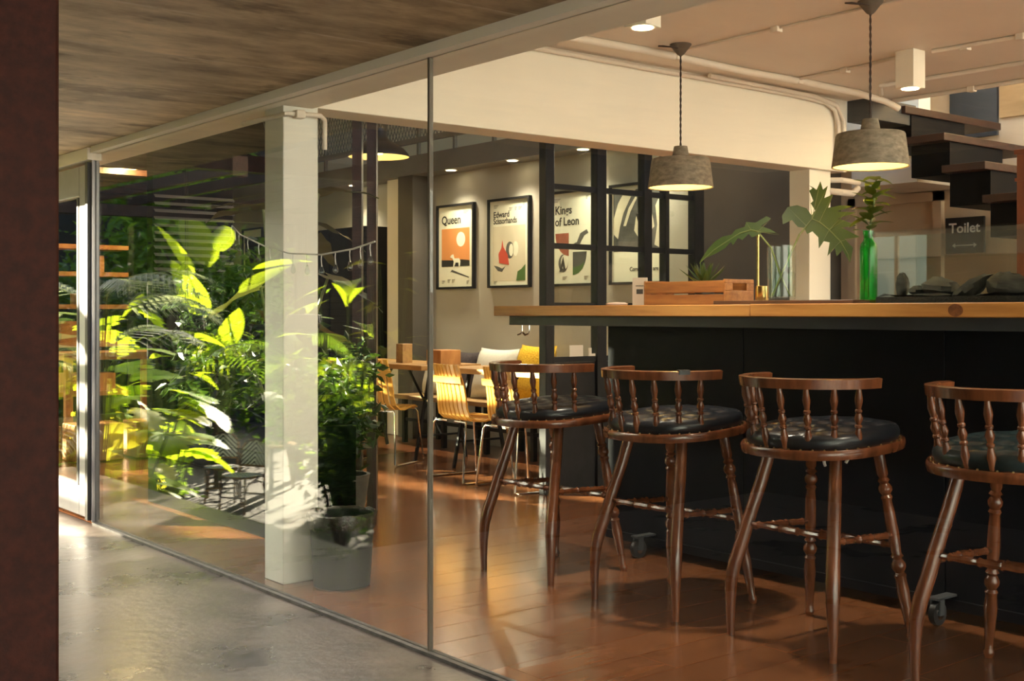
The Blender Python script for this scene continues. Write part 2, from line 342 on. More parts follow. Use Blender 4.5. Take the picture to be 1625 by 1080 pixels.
struct('wall_bar_end', MB().box(6.62, 8.3, 6.0, 6.12, 0, 2.5).box(7.0, 8.3, 6.0, 6.12, 2.5, 4.4), 'darkwall')
struct('wall_stairs', MB().box(8.3, 8.45, -1.2, 5.06, 0, 4.4).box(8.3, 8.45, 5.06, 6.12, 2.12, 4.4).box(8.3, 8.45, 5.9, 6.12, 0, 2.12), 'beige')
struct('wall_night', MB().box(3.85, 4.56, 9.5, 9.62, 0, 3.4), 'nightwall')
struct('trim_1', MB().box(2.42, 2.66, -1.2, 9.6, 2.11, 2.78).box(2.42, 2.66, 4.74, 9.6, 2.78, 3.7), 'white')
struct('trim_2', MB().box(2.36, 2.44, -1.2, 6.72, 2.093, 2.112).box(2.365,2.405,-1.2,6.72,2.112,2.13), 'white')
struct('trim_3', MB().box(2.36, 2.44, 6.76, 9.4, 2.06, 2.128), 'white')
struct('trim_4', MB().box(2.385, 2.43, -1.2, 6.76, 0, .012), 'track')
# mezzanine floor edge above the posters
o = obj('mezzanine_beam', MB().box(6.36, 6.75, 4.95, 14.0, 2.50, 2.68), 'steel_gy'); tag(o, 'grey steel beam running above the row of framed posters', 'beam')
# glass wall
w1 = sroot('window_1')
for a, b in ((-1.15, .35), (.36, 3.452), (3.466, 6.77)):
    obj('pane', MB().box(GX-.005, GX+.005, a, b, .012, 2.093), 'glass', w1)
for yj in (3.459, .355): obj('joint', MB().box(GX-.008, GX+.008, yj-.006, yj+.006, .012, 2.093), 'joint', w1)
obj('jamb', MB().box(GX-.02, GX+.02, 6.77, 6.785, .012, 2.093), 'alu', w1)
d1 = sroot('door_1')
obj('stile', MB().box(GX-.03, GX+.03, 6.83, 6.955, .03, 2.04), 'alu', d1, bevel=.004)
obj('seal', MB().box(GX-.04, GX+.03, 6.79, 6.828, .02, 2.05), 'rubber', d1)
obj('seal', MB().box(GX-.034, GX+.03, 6.957, 6.985, .2, 1.86), 'rubber', d1)
obj('bottom_rail', MB().box(GX-.03, GX+.03, 6.957, 8.1, .03, .2), 'alu', d1, bevel=.004)
obj('top_rail', MB().box(GX-.03, GX+.03, 6.957, 8.1, 1.87, 2.04), 'alu', d1, bevel=.004)
obj('pane', MB().box(GX-.005, GX+.005, 6.985, 8.1, .2, 1.87), 'glass', d1)
w2 = sroot('window_2')
obj('pane', MB().box(GX-.005, GX+.005, 8.16, 13.9, .02, 2.06), 'glass', w2)
obj('frame', MB().box(GX-.03, GX+.03, 8.1, 8.16, 0, 2.06).box(GX-.03, GX+.03, 10.9, 10.96, 0, 2.06).box(GX-.03,GX+.03,8.16,13.9,2.06,2.11).box(2.42,2.6,9.6,14.,2.11,3.7), 'steel_bk', w2)
# columns and beams
tag(obj('concrete_column', MB().box(2.515, 2.69, 4.74, 4.915, 0, 2.12), 'col_w', bevel=.004), 'white painted square column just behind the glass wall', 'column')
tag(obj('ceiling_beam', MB().box(2.66, 6.62, 4.74, 4.94, 2.115, 2.78), 'white', bevel=.004), 'deep cream beam crossing the room above the poster wall', 'beam')
tag(obj('concrete_column', MB().box(6.28, 6.5, 4.78, 4.94, 0, 2.115), 'white', bevel=.004), 'cream square column under the far end of the deep beam', 'column')
tag(obj('steel_column', MB().box(.24, .505, 1.545, 1.80, 0, 2.13), 'rust', bevel=.006), 'oxide red steel column rising beside the terrace', 'column')
t = thing('timber_post', 'pair of dark brown posts with a slit between them', 'post', (3.84, 6.2, 0))
for dx in (-.034, .034): obj('upright', MB().box(-.028, .028, -.05, .05, 0, 3.6), 'tread', t, (dx*.9, -dx*1.0, 0), (0,0,R(-38)))
tag(obj('steel_column', MB().box(6.38, 6.6, 9.45, 9.70, 0, 2.5), 'darkwall'), 'dark brown column against the poster wall', 'column')
struct('trim_5', MB().box(6.45, 6.6, 9.72, 10.0, 0, 2.498), 'white')
tag(obj('steel_beam', MB().box(6.62, 7.12, 4.55, 4.74, 2.44, 2.58), 'beam_gy', bevel=.004), 'short dark grey steel beam end by the stairs', 'beam')
# dark joinery behind the plants; the cupboard is added to darken the far wall
t = thing('backdrop_cupboard', 'tall black timber cupboard added to darken the poster wall behind the plants', 'cupboard', (6.25, 10.1, 0))
obj('body', MB().box(0, .28, 0, 2.6, 0, 2.05), 'nightwall', t)
for k in range(4): obj('door', MB().box(-.015, 0, .02+k*.645, .645*(k+1)-.02, .06, 2.0), 'nightwall', t)
t = thing('louvre_panel', 'dark horizontal louvre panel on the black wall', 'louvre', (3.85, 9.46, 1.55))
for k in range(11):
    obj('slat', MB().box(0, .70, -.02, .02, 0, .006), 'steel_gy', t, (0, 0, k*.06), (R(35),0,0))
# joists over the far left bay
for k in range(7):
    yj = 9.9+k*.55
    tag(obj('ceiling_joist', MB().box(2.62, 4.9, yj, yj+.1, 2.42, 2.60), 'tread'), 'dark brown ceiling joist over the shelf bay', 'joist', 'joists over the shelf bay')

# ------------------------------------------------------------------ bar
bc = thing('bar_cabinet', 'long black panelled bar front standing on castors', 'bar', (4.25, 0, 0))
obj('body', MB().box(.022, .62, .56, 4.49, .06, 1.128), 'bar_bk', bc)
ys = [4.505, 3.602, 2.588, 1.574, .56]
for a, b in zip(ys[1:], ys): obj('panel', MB().box(0, .02, a+.003, b-.003, .06, 1.128), 'bar_bk', bc, bevel=.002)
obj('plinth', MB().box(-.014, 0, .56, 4.505, .045, .085), 'bar_bk', bc)
obj('rail', MB().box(-.15, .55, .4, 5.13, 1.13, 1.18), 'beam_gy', bc, bevel=.003)
for yc in (4.18, 2.56):
    c = obj('castor', MB().tube([(-.10,yc-.012,.045),(-.10,yc+.012,.045)], .045, 18), 'rubber', bc)
    obj('hub', MB().tube([(-.10,yc-.015,.045),(-.10,yc+.015,.045)], .022, 14), 'chrome', c)
    obj('bracket', MB().box(-.115,-.085,yc-.022,yc-.016,.04,.105).box(-.115,-.085,yc+.016,yc+.022,.04,.105).box(-.13,0.,yc-.022,yc+.022,.1,.108), 'beam_gy', c)
ct = thing('countertop', 'thick oiled pine bar top with a dark knot', 'countertop', (4.0, 0, 1.18))
for a, b, dz in ((3.357, 5.14, 0), (.3, 3.355, .002)):
    obj('board', MB().box(0, .42, a, b, 0, .053+dz), 'pine', ct, bevel=.004); obj('board', MB().box(.422, .85, a, b, 0, .053+dz), 'pine', ct, bevel=.004)
kn = MB()
for r_, q in ((.0235,.0016),(.015,.0024),(.007,.003)):
    kn.plate([(r_*1.25*math.cos(a*PI/9), r_*math.sin(a*PI/9)) for a in range(18)], -q, .002)
obj('knot', kn, 'knot', ct, (0, 2.394, .027), (0,0,R(-90)))
# hooks clamped at the counter's free end
t = thing('bag_hook', 'small steel hooks clamped under the free end of the bar top', 'hook', (4.02, 4.86, 1.10))
obj('hook', MB().tube([(0,0,.03),(0,.0,.0),(-.01,0,-.015),(-.03,0,-.02),(-.045,0,-.005)], .005, 8), 'chrome', t)
obj('hook', MB().tube([(0,.06,.03),(0,.06,.0),(-.01,.06,-.015),(-.03,.06,-.02)], .004, 8), 'chrome', t)

# ------------------------------------------------------------------ bar stools
def superell(a, b, n, k, off=0): return [(off+a*math.copysign(abs(math.cos(2*PI*i/k))**(2/n), math.cos(2*PI*i/k)), b*math.copysign(abs(math.sin(2*PI*i/k))**(2/n), math.sin(2*PI*i/k))) for i in range(k)]
def make_stool(mat):
    t = thing('bar_stool', '', 'stool')
    tilt = lambda x: .715+.055*x
    K = 40; vs = []; fs = []
    for sc, z in ((.93,-.020),(1,-.018),(1.015,-.004),(1.015,.008),(1,.016),(.9,.016)):
        vs += [(x, y, tilt(x)+z) for x, y in superell(.285*sc, .265*sc, 2.5, K, .012)]
    for i in range(5):
        for j in range(K): fs.append((i*K+j, i*K+(j+1) % K, (i+1)*K+(j+1) % K, (i+1)*K+j))
    fs += [tuple(range(K-1,-1,-1)), tuple(5*K+j for j in range(K))]
    obj('seat_frame', MB().add(vs, fs), 'stoolw', t)
    # cushion: tufted top on a grid
    K = 72; vs = []; fs = []
    def tuft(x, y):
        d = min(math.hypot(x-bx, y-by) for bx, by in BT); return -.022*math.exp(-(d/.024)**2)
    BT = [(.012+.095*i+(.0475 if j % 2 else 0), .082*j) for i in range(-3, 4) for j in range(-3, 4)]
    prof = [(.92,.016),(.94,.026),(.945,.042),(.93,.056),(.90,.065),(.83,.071)]+[(.83-.05*q, .073+.0004*q) for q in range(1, 16)]
    for q, (sc, z) in enumerate(prof):
        for x, y in superell(.285*sc, .265*sc, 2.5, K, .012): vs.append((x, y, tilt(x)+z+(tuft(x, y) if q > 4 else 0)))
    for i in range(len(prof)-1):
        for j in range(K): fs.append((i*K+j, i*K+(j+1) % K, (i+1)*K+(j+1) % K, (i+1)*K+j))
    vs.append((.012, 0, tilt(0)+.079+tuft(.012,0))); c0 = len(vs)-1
    fs += [((len(prof)-1)*K+j, (len(prof)-1)*K+(j+1) % K, c0) for j in range(K)]
    cu = obj('cushion', MB().add(vs, fs), mat, t)
    st = MB()
    for x, y in superell(.285*.955, .265*.955, 2.5, 36, .012)[::1]: st.lathe([(.0045,0),(.003,.003),(0.0005,.004)], 6, (x, y, tilt(x)+.016))
    tag(obj('studs', st, 'stud', cu), kind='stuff')
    # rail and spindles
    RC = -.045; RR = .25; vs = []; fs = []; n = 28
    for i in range(n+1):
        a = R(78+(282-78)*i/n); ca, sa = math.cos(a), math.sin(a)
        for dr, z in ((-.014,.928),(.014,.928),(.017,.962),(.004,.966),(-.017,.962)):
            vs.append((RC+(RR+dr)*ca, (RR+dr)*sa, z+.004))
    for i in range(n):
        for j in range(5): fs.append((i*5+j, i*5+(j+1) % 5, (i+1)*5+(j+1) % 5, (i+1)*5+j))
    fs += [(4,3,2,1,0), tuple(n*5+j for j in range(5))]
    obj('top_rail', MB().add(vs, fs), 'stoolw', t)
    SP = [(0,.008),(.05,.010),(.2,.015),(.34,.009),(.36,.013),(.39,.013),(.41,.009),(.5,.016),(.59,.009),(.61,.013),(.64,.013),(.66,.009),(.8,.015),(.95,.010),(1,.009)]
    for k in range(8):
        a = R(103+(257-103)*k/7); p1 = (RC+RR*math.cos(a), RR*math.sin(a), .936); a = R(111+(249-111)*k/7)
        x0 = .012+.262*math.cos(a); y0 = .242*math.sin(a)
        obj('spindle', MB().turned((x0, y0, tilt(x0)+.01), p1, SP), 'stoolw', t)
    # two bent rear legs, two turned front legs
    for s in (-1, 1):
        P = [(-.10,.145,.70),(-.135,.168,.56),(-.17,.190,.44),(-.196,.207,.34),(-.216,.221,.27),(-.227,.229,.21),(-.230,.232,.13),(-.230,.232,.05),(-.229,.231,0)]
        obj('leg', MB().tube([(x, s*y, z) for x, y, z in P], [.023,.024,.0245,.0255,.026,.024,.020,.016,.0145], 12), 'stoolw', t)
        LP = [(0,.022),(.13,.022),(.15,.016),(.165,.024),(.18,.017),(.20,.026),(.22,.026),(.24,.017),(.255,.023),(.27,.018),(.33,.021),(.45,.023),(.545,.018),(.56,.024),(.575,.017),(.60,.027),(.62,.027),(.645,.017),(.66,.023),(.675,.020),(.74,.024),(.9,.016),(.955,.014),(.965,.019),(.98,.019),(1,.014)]
        obj('leg', MB().turned((.14, s*.15, .70), (.232, s*.232, 0), LP, 12), 'stoolw', t)
    ST = [(0,.009),(.12,.011),(.14,.015),(.17,.011),(.3,.013),(.38,.011),(.40,.016),(.44,.012),(.5,.016),(.56,.012),(.60,.016),(.62,.011),(.7,.013),(.83,.011),(.86,.015),(.88,.011),(1,.009)]
    obj('stretcher', MB().turned((-.177,-.195,.415), (-.177,.195,.415), ST, 8), 'stoolw', t)
    obj('stretcher', MB().turned((.188,-.195,.345), (.188,.195,.345), ST, 8), 'stoolw', t)
    for s in (-1, 1): obj('stretcher', MB().turned((-.18,s*.197,.40), (.182,s*.188,.385), ST, 8), 'stoolw', t)
    return t
s1 = make_stool('leather'); s1.location = (3.645, 4.23, 0); s1.rotation_euler.z = R(2)
s1['label'] = 'turned wood bar stool standing next to the black framed partition'
s2 = copy_tree(s1); s2.location = (3.638, 3.46, 0); s2.rotation_euler.z = R(0)
s2['label'] = 'turned wood bar stool with a dark notch chipped out of its top rail'
s3 = copy_tree(s1); s3.location = (3.657, 2.735, 0); s3.rotation_euler.z = R(-1)
s3['label'] = 'turned wood bar stool with white straps dangling under the seat'
s4 = make_stool('leather_gn'); s4.location = (3.675, 1.975, 0); s4.rotation_euler.z = R(1)
s4['label'] = 'turned wood bar stool with a dark green padded seat'
for s in (s1, s2, s3, s4): s['group'] = 'bar stools along the bar'
a = R(240); obj('rail_patch', MB().box(-.022,.022,-.019,.019,.955,.973), 'rubber', s2, (-.045+.25*math.cos(a), .25*math.sin(a), 0), (0,0,a+PI/2))
obj('strap', MB().tube([(.06,.03,.69),(.065,.035,.66),(.06,.028,.635),(.068,.03,.625)], .006, 6), 'wirew', s3); obj('strap', MB().tube([(.07,-.07,.69),(.07,-.075,.665),(.065,-.065,.645)], .006, 6), 'wirew', s3)

# ------------------------------------------------------------------ steel and glass partition
t = thing('steel_partition', 'black steel framed glass partition reaching up to the beam', 'partition', (0, 6.0, 0))
for x0, x1, z1 in ((5.075,5.15,2.62),(5.535,5.62,2.62),(5.985,6.06,2.62),(6.20,6.235,2.62),(6.50,6.60,2.62)):
    obj('mullion', MB().box(x0, x1, -.035, .035, 0 if x0 < 6.1 else .86, z1), 'steel_bk', t, bevel=.003)
for z in (.885, 1.245, 1.638, 2.03, 2.60):
    obj('transom', MB().box(5.15, 6.5, -.018, .018, z-.018, z+.018), 'steel_bk', t)
for a, b in ((5.15,5.535),(5.62,5.985),(6.06,6.5)):
    obj('panel', MB().box(a, b, -.012, .012, .02, .865), 'steel_bk', t)
    obj('pane', MB().box(a, b, -.003, .003, .905, 2.58), 'glass', t)
obj('sole_plate', MB().box(5.15, 6.5, -.03, .03, 0, .02), 'steel_bk', t)

# ------------------------------------------------------------------ posters
def poster(name, label, y0, y1, z0=1.416, z1=2.207):
    w = y1-y0; h = z1-z0
    t = thing(name, label, 'poster', (6.598, (y0+y1)/2, z0), R(-90), 'framed posters on the grey wall')
    f = .02
    for bx in ((-w/2,w/2,0,f),(-w/2,w/2,h-f,h),(-w/2,-w/2+f,f,h-f),(w/2-f,w/2,f,h-f)):
        obj('frame_bar', MB().box(bx[0],bx[1],-.035,0,bx[2],bx[3]), 'steel_bk', t)
    obj('sheet', MB().box(-w/2+f,w/2-f,-.016,-.003,f,h-f), 'poster', t)
    return t, w, h
def blob(t, name, pts, mat, lvl=1): return obj(name, MB().plate(pts, -.016-.0006*lvl, -.015), mat, t)
def circ(cx, cz, rx, rz=None, n=22): return [(cx+rx*math.cos(2*PI*i/n), cz+(rz or rx)*math.sin(2*PI*i/n)) for i in range(n)]
def smalltext(t, spots):
    b = MB()
    for x, z, w in spots:
        for k in range(3): b.plate([(x,z-k*.011),(x+w*(1-.2*k),z-k*.011),(x+w*(1-.2*k),z-k*.011+.004),(x,z-k*.011+.004)], -.0168, -.016)
    tag(obj('fine_print', b, 'gry_ink', t), kind='stuff')
t, w, h = poster('framed_poster', 'framed poster with orange field, pale sun and the word Queen', 8.74, 9.325)
blob(t, 'field', [(-.225,.21),(.215,.21),(.215,.565),(-.225,.565)], 'orange')
blob(t, 'sun_disc', circ(.08,.46,.068), 'poster', 2)
blob(t, 'dark_band', [(-.225,.21),(.215,.21),(.215,.262),(.10,.272),(-.05,.268),(-.225,.275)], 'ink', 2)
blob(t, 'animal_figure', [(-.075,.315),(-.04,.325),(-.02,.285),(.05,.285),(.075,.26),(.065,.20),(.05,.20),(.045,.245),(0,.245),(-.03,.2),(-.045,.2),(-.03,.255),(-.05,.285),(-.09,.295)], 'poster', 3)
blob(t, 'figure_shadow', [(-.09,.155),(-.07,.16),(.2,.10),(.21,.108),(-.06,.18)], 'gry_ink', 1)
text('lettering', 'Queen', .11, 'ink', t, -.225, -.0165, .61); smalltext(t, [(-.22,.075,.05),(-.13,.085,.05),(-.06,.085,.05),(.17,.07,.04),(.12,.72,.09)])
t, w, h = poster('framed_poster', 'framed poster titled in two lines with a red shape and pale disc', 7.94, 8.53)
blob(t, 'picture_field', [(-.23,.06),(.225,.06),(.225,.545),(-.23,.545)], 'pale_ink')
blob(t, 'dark_oval', circ(.01,.33,.055,.075), 'gry_ink', 2); blob(t, 'light_oval', circ(.03,.33,.03,.055), 'poster', 3)
blob(t, 'pale_oval', circ(.09,.34,.04,.065), 'poster', 2)
blob(t, 'red_shape', [(-.14,.22),(.0,.20),(-.02,.29),(-.08,.36),(-.095,.42),(-.11,.35),(-.15,.3)], 'red', 4)
blob(t, 'grey_stroke', [(-.22,.2),(-.16,.15),(-.1,.14),(-.05,.19),(-.1,.17),(-.16,.19)], 'gry_ink', 2)
blob(t, 'green_corner', [(.10,.06),(.225,.06),(.225,.2),(.17,.16),(.12,.14)], 'green_ink', 3)
text('lettering', 'Edward', .075, 'ink', t, -.225, -.0165, .625); text('lettering', 'Scissorhands', .075, 'ink', t, -.225, -.0165, .568, sx=.86)
smalltext(t, [(-.22,.73,.07),(.0,.70,.05),(.08,.70,.03),(.13,.70,.05),(.19,.735,.04),(-.22,.055,.05)])
t, w, h = poster('framed_poster', 'framed poster lettered Kings of Leon behind the steel partition', 7.13, 7.715)
blob(t, 'quarter_shape', [(-.19,.44),(-.02,.44)]+[(-.02,.25)]+[(-.02-.17*math.sin(R(q)),.44-.19*math.cos(R(q))) for q in range(10,90,10)], 'brick_ink')
blob(t, 'quarter_shape', [(.03,.28),(.20,.28)]+[(.03+.17*math.cos(R(q)),.28-.19*math.sin(R(q))) for q in range(10,91,10)], 'gry_ink')
blob(t, 'green_shape', [(.03,.15),(.13,.17),(.18,.2),(.15,.14),(.10,.105),(.03,.09)], 'green_ink', 2)
blob(t, 'dark_figure', [(.04,.35),(.08,.36),(.12,.43),(.2,.46),(.22,.43),(.17,.41),(.13,.36),(.09,.30),(.07,.33)], 'gry_ink')
blob(t, 'dark_ring', circ(-.09,.19,.06,.075), 'gry_ink'); blob(t, 'ring_hole', circ(-.075,.2,.045,.06), 'poster', 2); blob(t, 'keyhole', [(-.14,.12),(-.09,.25),(-.06,.14),(-.085,.13),(-.095,.17),(-.11,.12)], 'ink', 3)
text('lettering', 'Kings', .098, 'ink', t, -.195, -.0165, .60); text('lettering', 'of Leon', .098, 'ink', t, -.195, -.0165, .505)
smalltext(t, [(-.22,.725,.1),(-.1,.075,.06),(.17,.075,.05),(.19,.73,.03)])
t, w, h = poster('framed_poster', 'framed poster with a black and cream hooded abstract picture', 6.365, 6.945)
blob(t, 'picture_field', [(-.25,.26),(.25,.26),(.25,.74),(-.25,.74)], 'gry_ink')
blob(t, 'pale_sweep', [(-.25,.40),(-.20,.36),(-.18,.45),(-.14,.56),(-.06,.68),(.0,.74),(-.12,.74),(-.20,.64),(-.25,.52)], 'pale_ink', 2)
blob(t, 'pale_stroke', [(-.14,.46),(-.08,.60),(.0,.69),(.01,.67),(-.06,.57),(-.11,.46)], 'pale_ink', 2)
blob(t, 'pale_oval', [(-.02,.42),(.03,.36),(.12,.38),(.2,.44),(.17,.56),(.12,.62),(.05,.6),(.0,.52)], 'pale_ink', 2)
blob(t, 'dark_sweep', [(.0,.55),(.1,.54),(.09,.50),(.02,.49)], 'ink', 3); blob(t, 'pale_edge', [(.2,.3),(.25,.28),(.25,.66),(.21,.6),(.23,.45)], 'pale_ink', 2)
text('lettering', 'Come as you are', .045, 'ink', t, -.07, -.0165, .105)
t, w, h = poster('framed_poster', 'framed poster lettered Phoenix far along the grey wall', 12.9, 13.43)
blob(t, 'dark_oval', circ(.0,.46,.17,.045), 'gry_ink'); blob(t, 'dark_oval', circ(.0,.22,.17,.045), 'gry_ink')
text('lettering', 'Phoenix', .10, 'ink', t, -.225, -.0165, .62)

# ------------------------------------------------------------------ pendants, downlights, conduits
def light(name, typ, e, col, parent, loc, rot=(0,0,0), **kw):
    ld = bpy.data.lights.new(name, typ); ld.energy = e; ld.color = col
    for k, v in kw.items(): setattr(ld, k, v)
    o = bpy.data.objects.new(name, ld); C.objects.link(o); o.parent = parent; o.location = loc; o.rotation_euler = rot; return o
def pendant(x, y, zr, label):
    t = thing('pendant_lamp', label, 'lamp', (x, y, zr), 0, 'concrete pendants over the bar')
    obj('shade', MB().lathe([(.160,.004),(.167,0),(.168,.003),(.150,.142),(.146,.149),(.14,.151),(.046,.153),(.034,.214),(.02,.216)], 40, cap1=True), 'conc_lamp', t)
    obj('lining', MB().lathe([(.160,.004),(.142,.138),(.13,.143),(.01,.144)], 40), 'lampin', t)
    obj('bulb', MB().lathe([(.001,.05),(.02,.054),(.03,.07),(.03,.085),(.018,.11),(.014,.14)], 16), 'bulb', t)
    L = 2.58-zr; cb = MB()
    for ph in (0, PI): cb.tube([(.0026*math.cos(z*95+ph), .0026*math.sin(z*95+ph), z) for z in [.21+(L-.25-.0)*i/150 for i in range(151)]], .0032, 5)
    obj('cord', cb, 'cord', t)
    obj('ceiling_cap', MB().lathe([(.006,L-.06),(.018,L-.052),(.056,L-.004),(.056,L)], 24, cap0=True, cap1=True), 'cap', t)
    obj('slack_cord', MB().tube([(.0,.0,L-.012),(-.06,.03,L-.015),(-.10,.06,L-.012),(-.11,.02,L-.02),(-.05,-.03,L-.03)], .004, 6), 'cord', t)
    light('pendant_light', 'POINT', 2.2, (1,.66,.25), t, (0,0,.03), shadow_soft_size=.025)
    return t
pendant(4.545, 4.27, 1.84, 'round concrete pendant lamp hanging next to the steel partition')
pendant(4.572, 3.15, 1.843, 'round concrete pendant lamp hanging above the green bottle')
def downlight(x, y, label, rz=0):
    t = thing('downlight', label, 'downlight', (x, y, 2.38), rz, 'square white ceiling downlights')
    obj('housing', MB().box(-.055,.055,-.055,.055,.002,.2), 'white', t, bevel=.003)
    obj('lens', MB().lathe([(.044,-.001),(.044,.004)], 24, cap0=True), 'spot', t)
    light('downlight_beam', 'SPOT', 130, (1,.86,.68), t, (0,0,-.006), spot_size=R(125), spot_blend=.8, shadow_soft_size=.045)
downlight(3.54, 3.54, 'square white downlight close to the glass wall', R(10))
downlight(5.61, 3.62, 'square white downlight beside the stairs', R(0))
for x, y, lab in ((3.6, 1.0, 'square white downlight added out of view near the glass wall'), (5.6, .9, 'square white downlight added over the unseen end of the bar')): downlight(x, y, lab)  # unseen lamps added to light the bar room
def conduit(name, label, pts, r, clips=()):
    t = thing(name, label, 'conduit', pts[0], 0, 'painted conduits under the ceiling'); p0 = Vector(pts[0])
    obj('pipe', MB().tube([Vector(p)-p0 for p in pts], r, 10), 'pipe', t)
    for c in clips:
        c = Vector(c)-p0; obj('clip', MB().box(c.x-.022,c.x+.022,c.y-.022,c.y+.022,c.z-.02,c.z+.016), 'pipe', t, bevel=.004)
conduit('conduit', 'thick white conduit under the ceiling beside the deep beam', [(3.0,4.47,2.56),(4.5,4.42,2.56),(5.2,4.44,2.555),(5.75,4.44,2.56),(6.3,4.44,2.555),(6.62,4.45,2.54),(6.72,4.42,2.50)], .021, [(4.68,4.42,2.56),(5.73,4.44,2.56)])
conduit('conduit', 'slim white conduit along the top edge of the deep beam', [(3.0,4.71,2.555),(4.5,4.71,2.553),(6.0,4.71,2.55),(6.35,4.71,2.54),(6.45,4.71,2.50),(6.49,4.715,2.42),(6.5,4.715,2.14)], .014)
conduit('conduit', 'second slim white conduit bent down the end of the deep beam', [(5.2,4.66,2.56),(6.2,4.68,2.556),(6.44,4.69,2.53),(6.54,4.71,2.44),(6.55,4.715,2.14)], .014)
conduit('conduit', 'thin white cable running from the conduit to the square downlight', [(5.72,4.43,2.57),(5.70,4.0,2.57),(5.66,3.72,2.572)], .010, [(5.71,4.1,2.57)])
conduit('conduit', 'thin white cable leaving the downlight past the stairs', [(5.66,3.52,2.568),(5.69,3.1,2.568),(5.72,.4,2.568)], .012, [(5.69,3.35,2.568),(5.69,3.05,2.568)])
conduit('conduit', 'thin painted cable crossing the ceiling above the bar', [(4.63,4.4,2.573),(4.63,3.3,2.573),(4.64,.4,2.573)], .006, [(4.63,3.72,2.573)])
conduit('conduit', 'white conduit along the ceiling nearer the stairwell edge', [(6.35,4.30,2.53),(6.2,4.2,2.55),(6.28,4.05,2.566),(6.3,3.4,2.566),(6.32,.4,2.566)], .014)
conduit('conduit', 'white conduit on the lip of the stairwell ceiling', [(6.78,4.5,2.566),(6.78,3.6,2.566),(6.78,.4,2.566)], .014, [(6.78,3.95,2.566)])
conduit('conduit', 'white pipe bent around the top of the glass side column', [(2.50,5.1,2.07),(2.52,4.72,2.07),(2.60,4.71,2.075),(2.68,4.70,2.075),(2.705,4.71,2.06),(2.712,4.72,2.03),(2.714,4.725,1.93)], .011, [(2.58,4.715,2.075)])
conduit('conduit', 'pair of white pipe stubs beside the cream column', [(6.5,4.80,2.06),(6.56,4.74,2.06),(6.75,4.74,2.055)], .018)
conduit('conduit', 'white pipe stub bent under the pair beside the cream column', [(6.5,4.80,1.99),(6.56,4.74,1.98),(6.68,4.74,1.98),(6.74,4.74,2.02)], .022)
def dome(name, label, x, y, zr, r, ztop, mat, e=3):
    t = thing(name, label, 'lamp', (x, y, zr))
    obj('shade', MB().lathe([(r,0),(r*.97,.02),(r*.82,.055),(r*.55,.09),(r*.35,.115),(r*.27,.135),(r*.22,.19),(r*.1,.195)], 36, cap1=True), mat, t)
    obj('lining', MB().lathe([(r*.985,.003),(r*.8,.05),(r*.5,.083),(r*.05,.09)], 36), 'lampin', t)
    obj('bulb', MB().lathe([(.001,.015),(.025,.02),(.03,.04),(.016,.07)], 14), 'bulb', t)
    obj('cord', MB().tube([(0,0,.19),(0,0,ztop-zr)], .005, 6), 'cord', t)
    light('dome_light', 'POINT', e, (1,.7,.3), t, (0,0,.01), shadow_soft_size=.03)
dome('dome_lamp', 'black enamel dome lamp partly hidden by the dark posts', 4.32, 6.80, 2.235, .205, 3.7, 'blacklamp')
dome('dome_lamp', 'pale dome lamp glowing above the shelf bay', 3.98, 10.25, 2.47, .20, 3.7, 'white', 60)
for y, lab in ((7.1, 'small recessed downlight above the lettered poster behind the partition'), (8.9, 'small recessed downlight above the orange poster'), (8.0, 'small added recessed downlight above the red shape poster'), (10.6, 'small added recessed downlight beyond the wall column'), (6.4, 'small added recessed downlight above the hooded poster')):  # those called added only brighten the poster wall
    t = thing('recessed_downlight', lab, 'downlight', (6.43, y, 2.499), 0, 'downlights in the beam over the posters')
    obj('ring', MB().lathe([(.046,-.003),(.056,-.004),(.056,.0)], 24), 'white', t); obj('lens', MB().lathe([(.046,-.003),(.046,0)], 24, cap0=True), 'spot', t)
    light('wash_beam', 'SPOT', 80, (1,.84,.60), t, (0,0,-.01), (0,R(25),0), spot_size=R(140), spot_blend=.9, shadow_soft_size=.04)

# ------------------------------------------------------------------ stairs, door, toilet sign
t = thing('staircase', 'open staircase of dark timber treads on a black steel spine', 'staircase', (6.95, 0, 0))
for k in range(-8, 3):
    yk = 3.96+.28*k; zk = 2.14+.21*k
    if zk > .1: obj('tread', MB().box(0, 1.2, yk, yk+.30, zk-.05, zk), 'tread', t, bevel=.004)
    if zk > .3: obj('spine', MB().box(.10, .75, yk+.02, yk+.30, zk-.26, zk-.05), 'bar_bk', t)
t = thing('newel_post', 'red brown timber newel post by the stairs', 'post', (6.83, 3.58, 0))
obj('post', MB().box(0, .11, 0, .11, 0, 2.14), 'newel', t, bevel=.004); obj('cap', MB().box(-.012, .122, -.012, .122, 2.14, 2.17), 'newel', t, bevel=.004); obj('collar', MB().box(-.008, .118, -.008, .118, 1.98, 2.0), 'newel', t)
tag(obj('wall_panel', MB().box(8.27, 8.298, 4.62, 5.0, 2.5, 3.3), 'beam_gy'), 'dark grey panel on the wall above the stairs', 'panel')
tag(obj('wall_panel', MB().box(8.27, 8.298, 3.6, 4.6, 2.62, 3.3), 'bench'), 'pale timber panel on the wall above the stairs', 'panel')
tag(obj('stair_landing', MB().box(7.6, 8.28, 4.85, 5.4, 2.13, 2.3), 'white'), 'pale boxed underside of the landing behind the stairs', 'landing')
d2 = sroot('door_2'); d2.location = (8.3, 0, 0)
obj('frame', MB().box(-.05,.02,5.06,5.13,0,2.12).box(-.05,.02,5.83,5.9,0,2.12).box(-.05,.02,5.06,5.9,2.05,2.12), 'beige', d2)
obj('leaf', MB().box(-.02,.02,5.13,5.83,.0,1.05).box(-.02,.02,5.13,5.83,1.80,2.05).box(-.02,.02,5.13,5.2,1.05,1.8).box(-.02,.02,5.76,5.83,1.05,1.8), 'beige', d2)
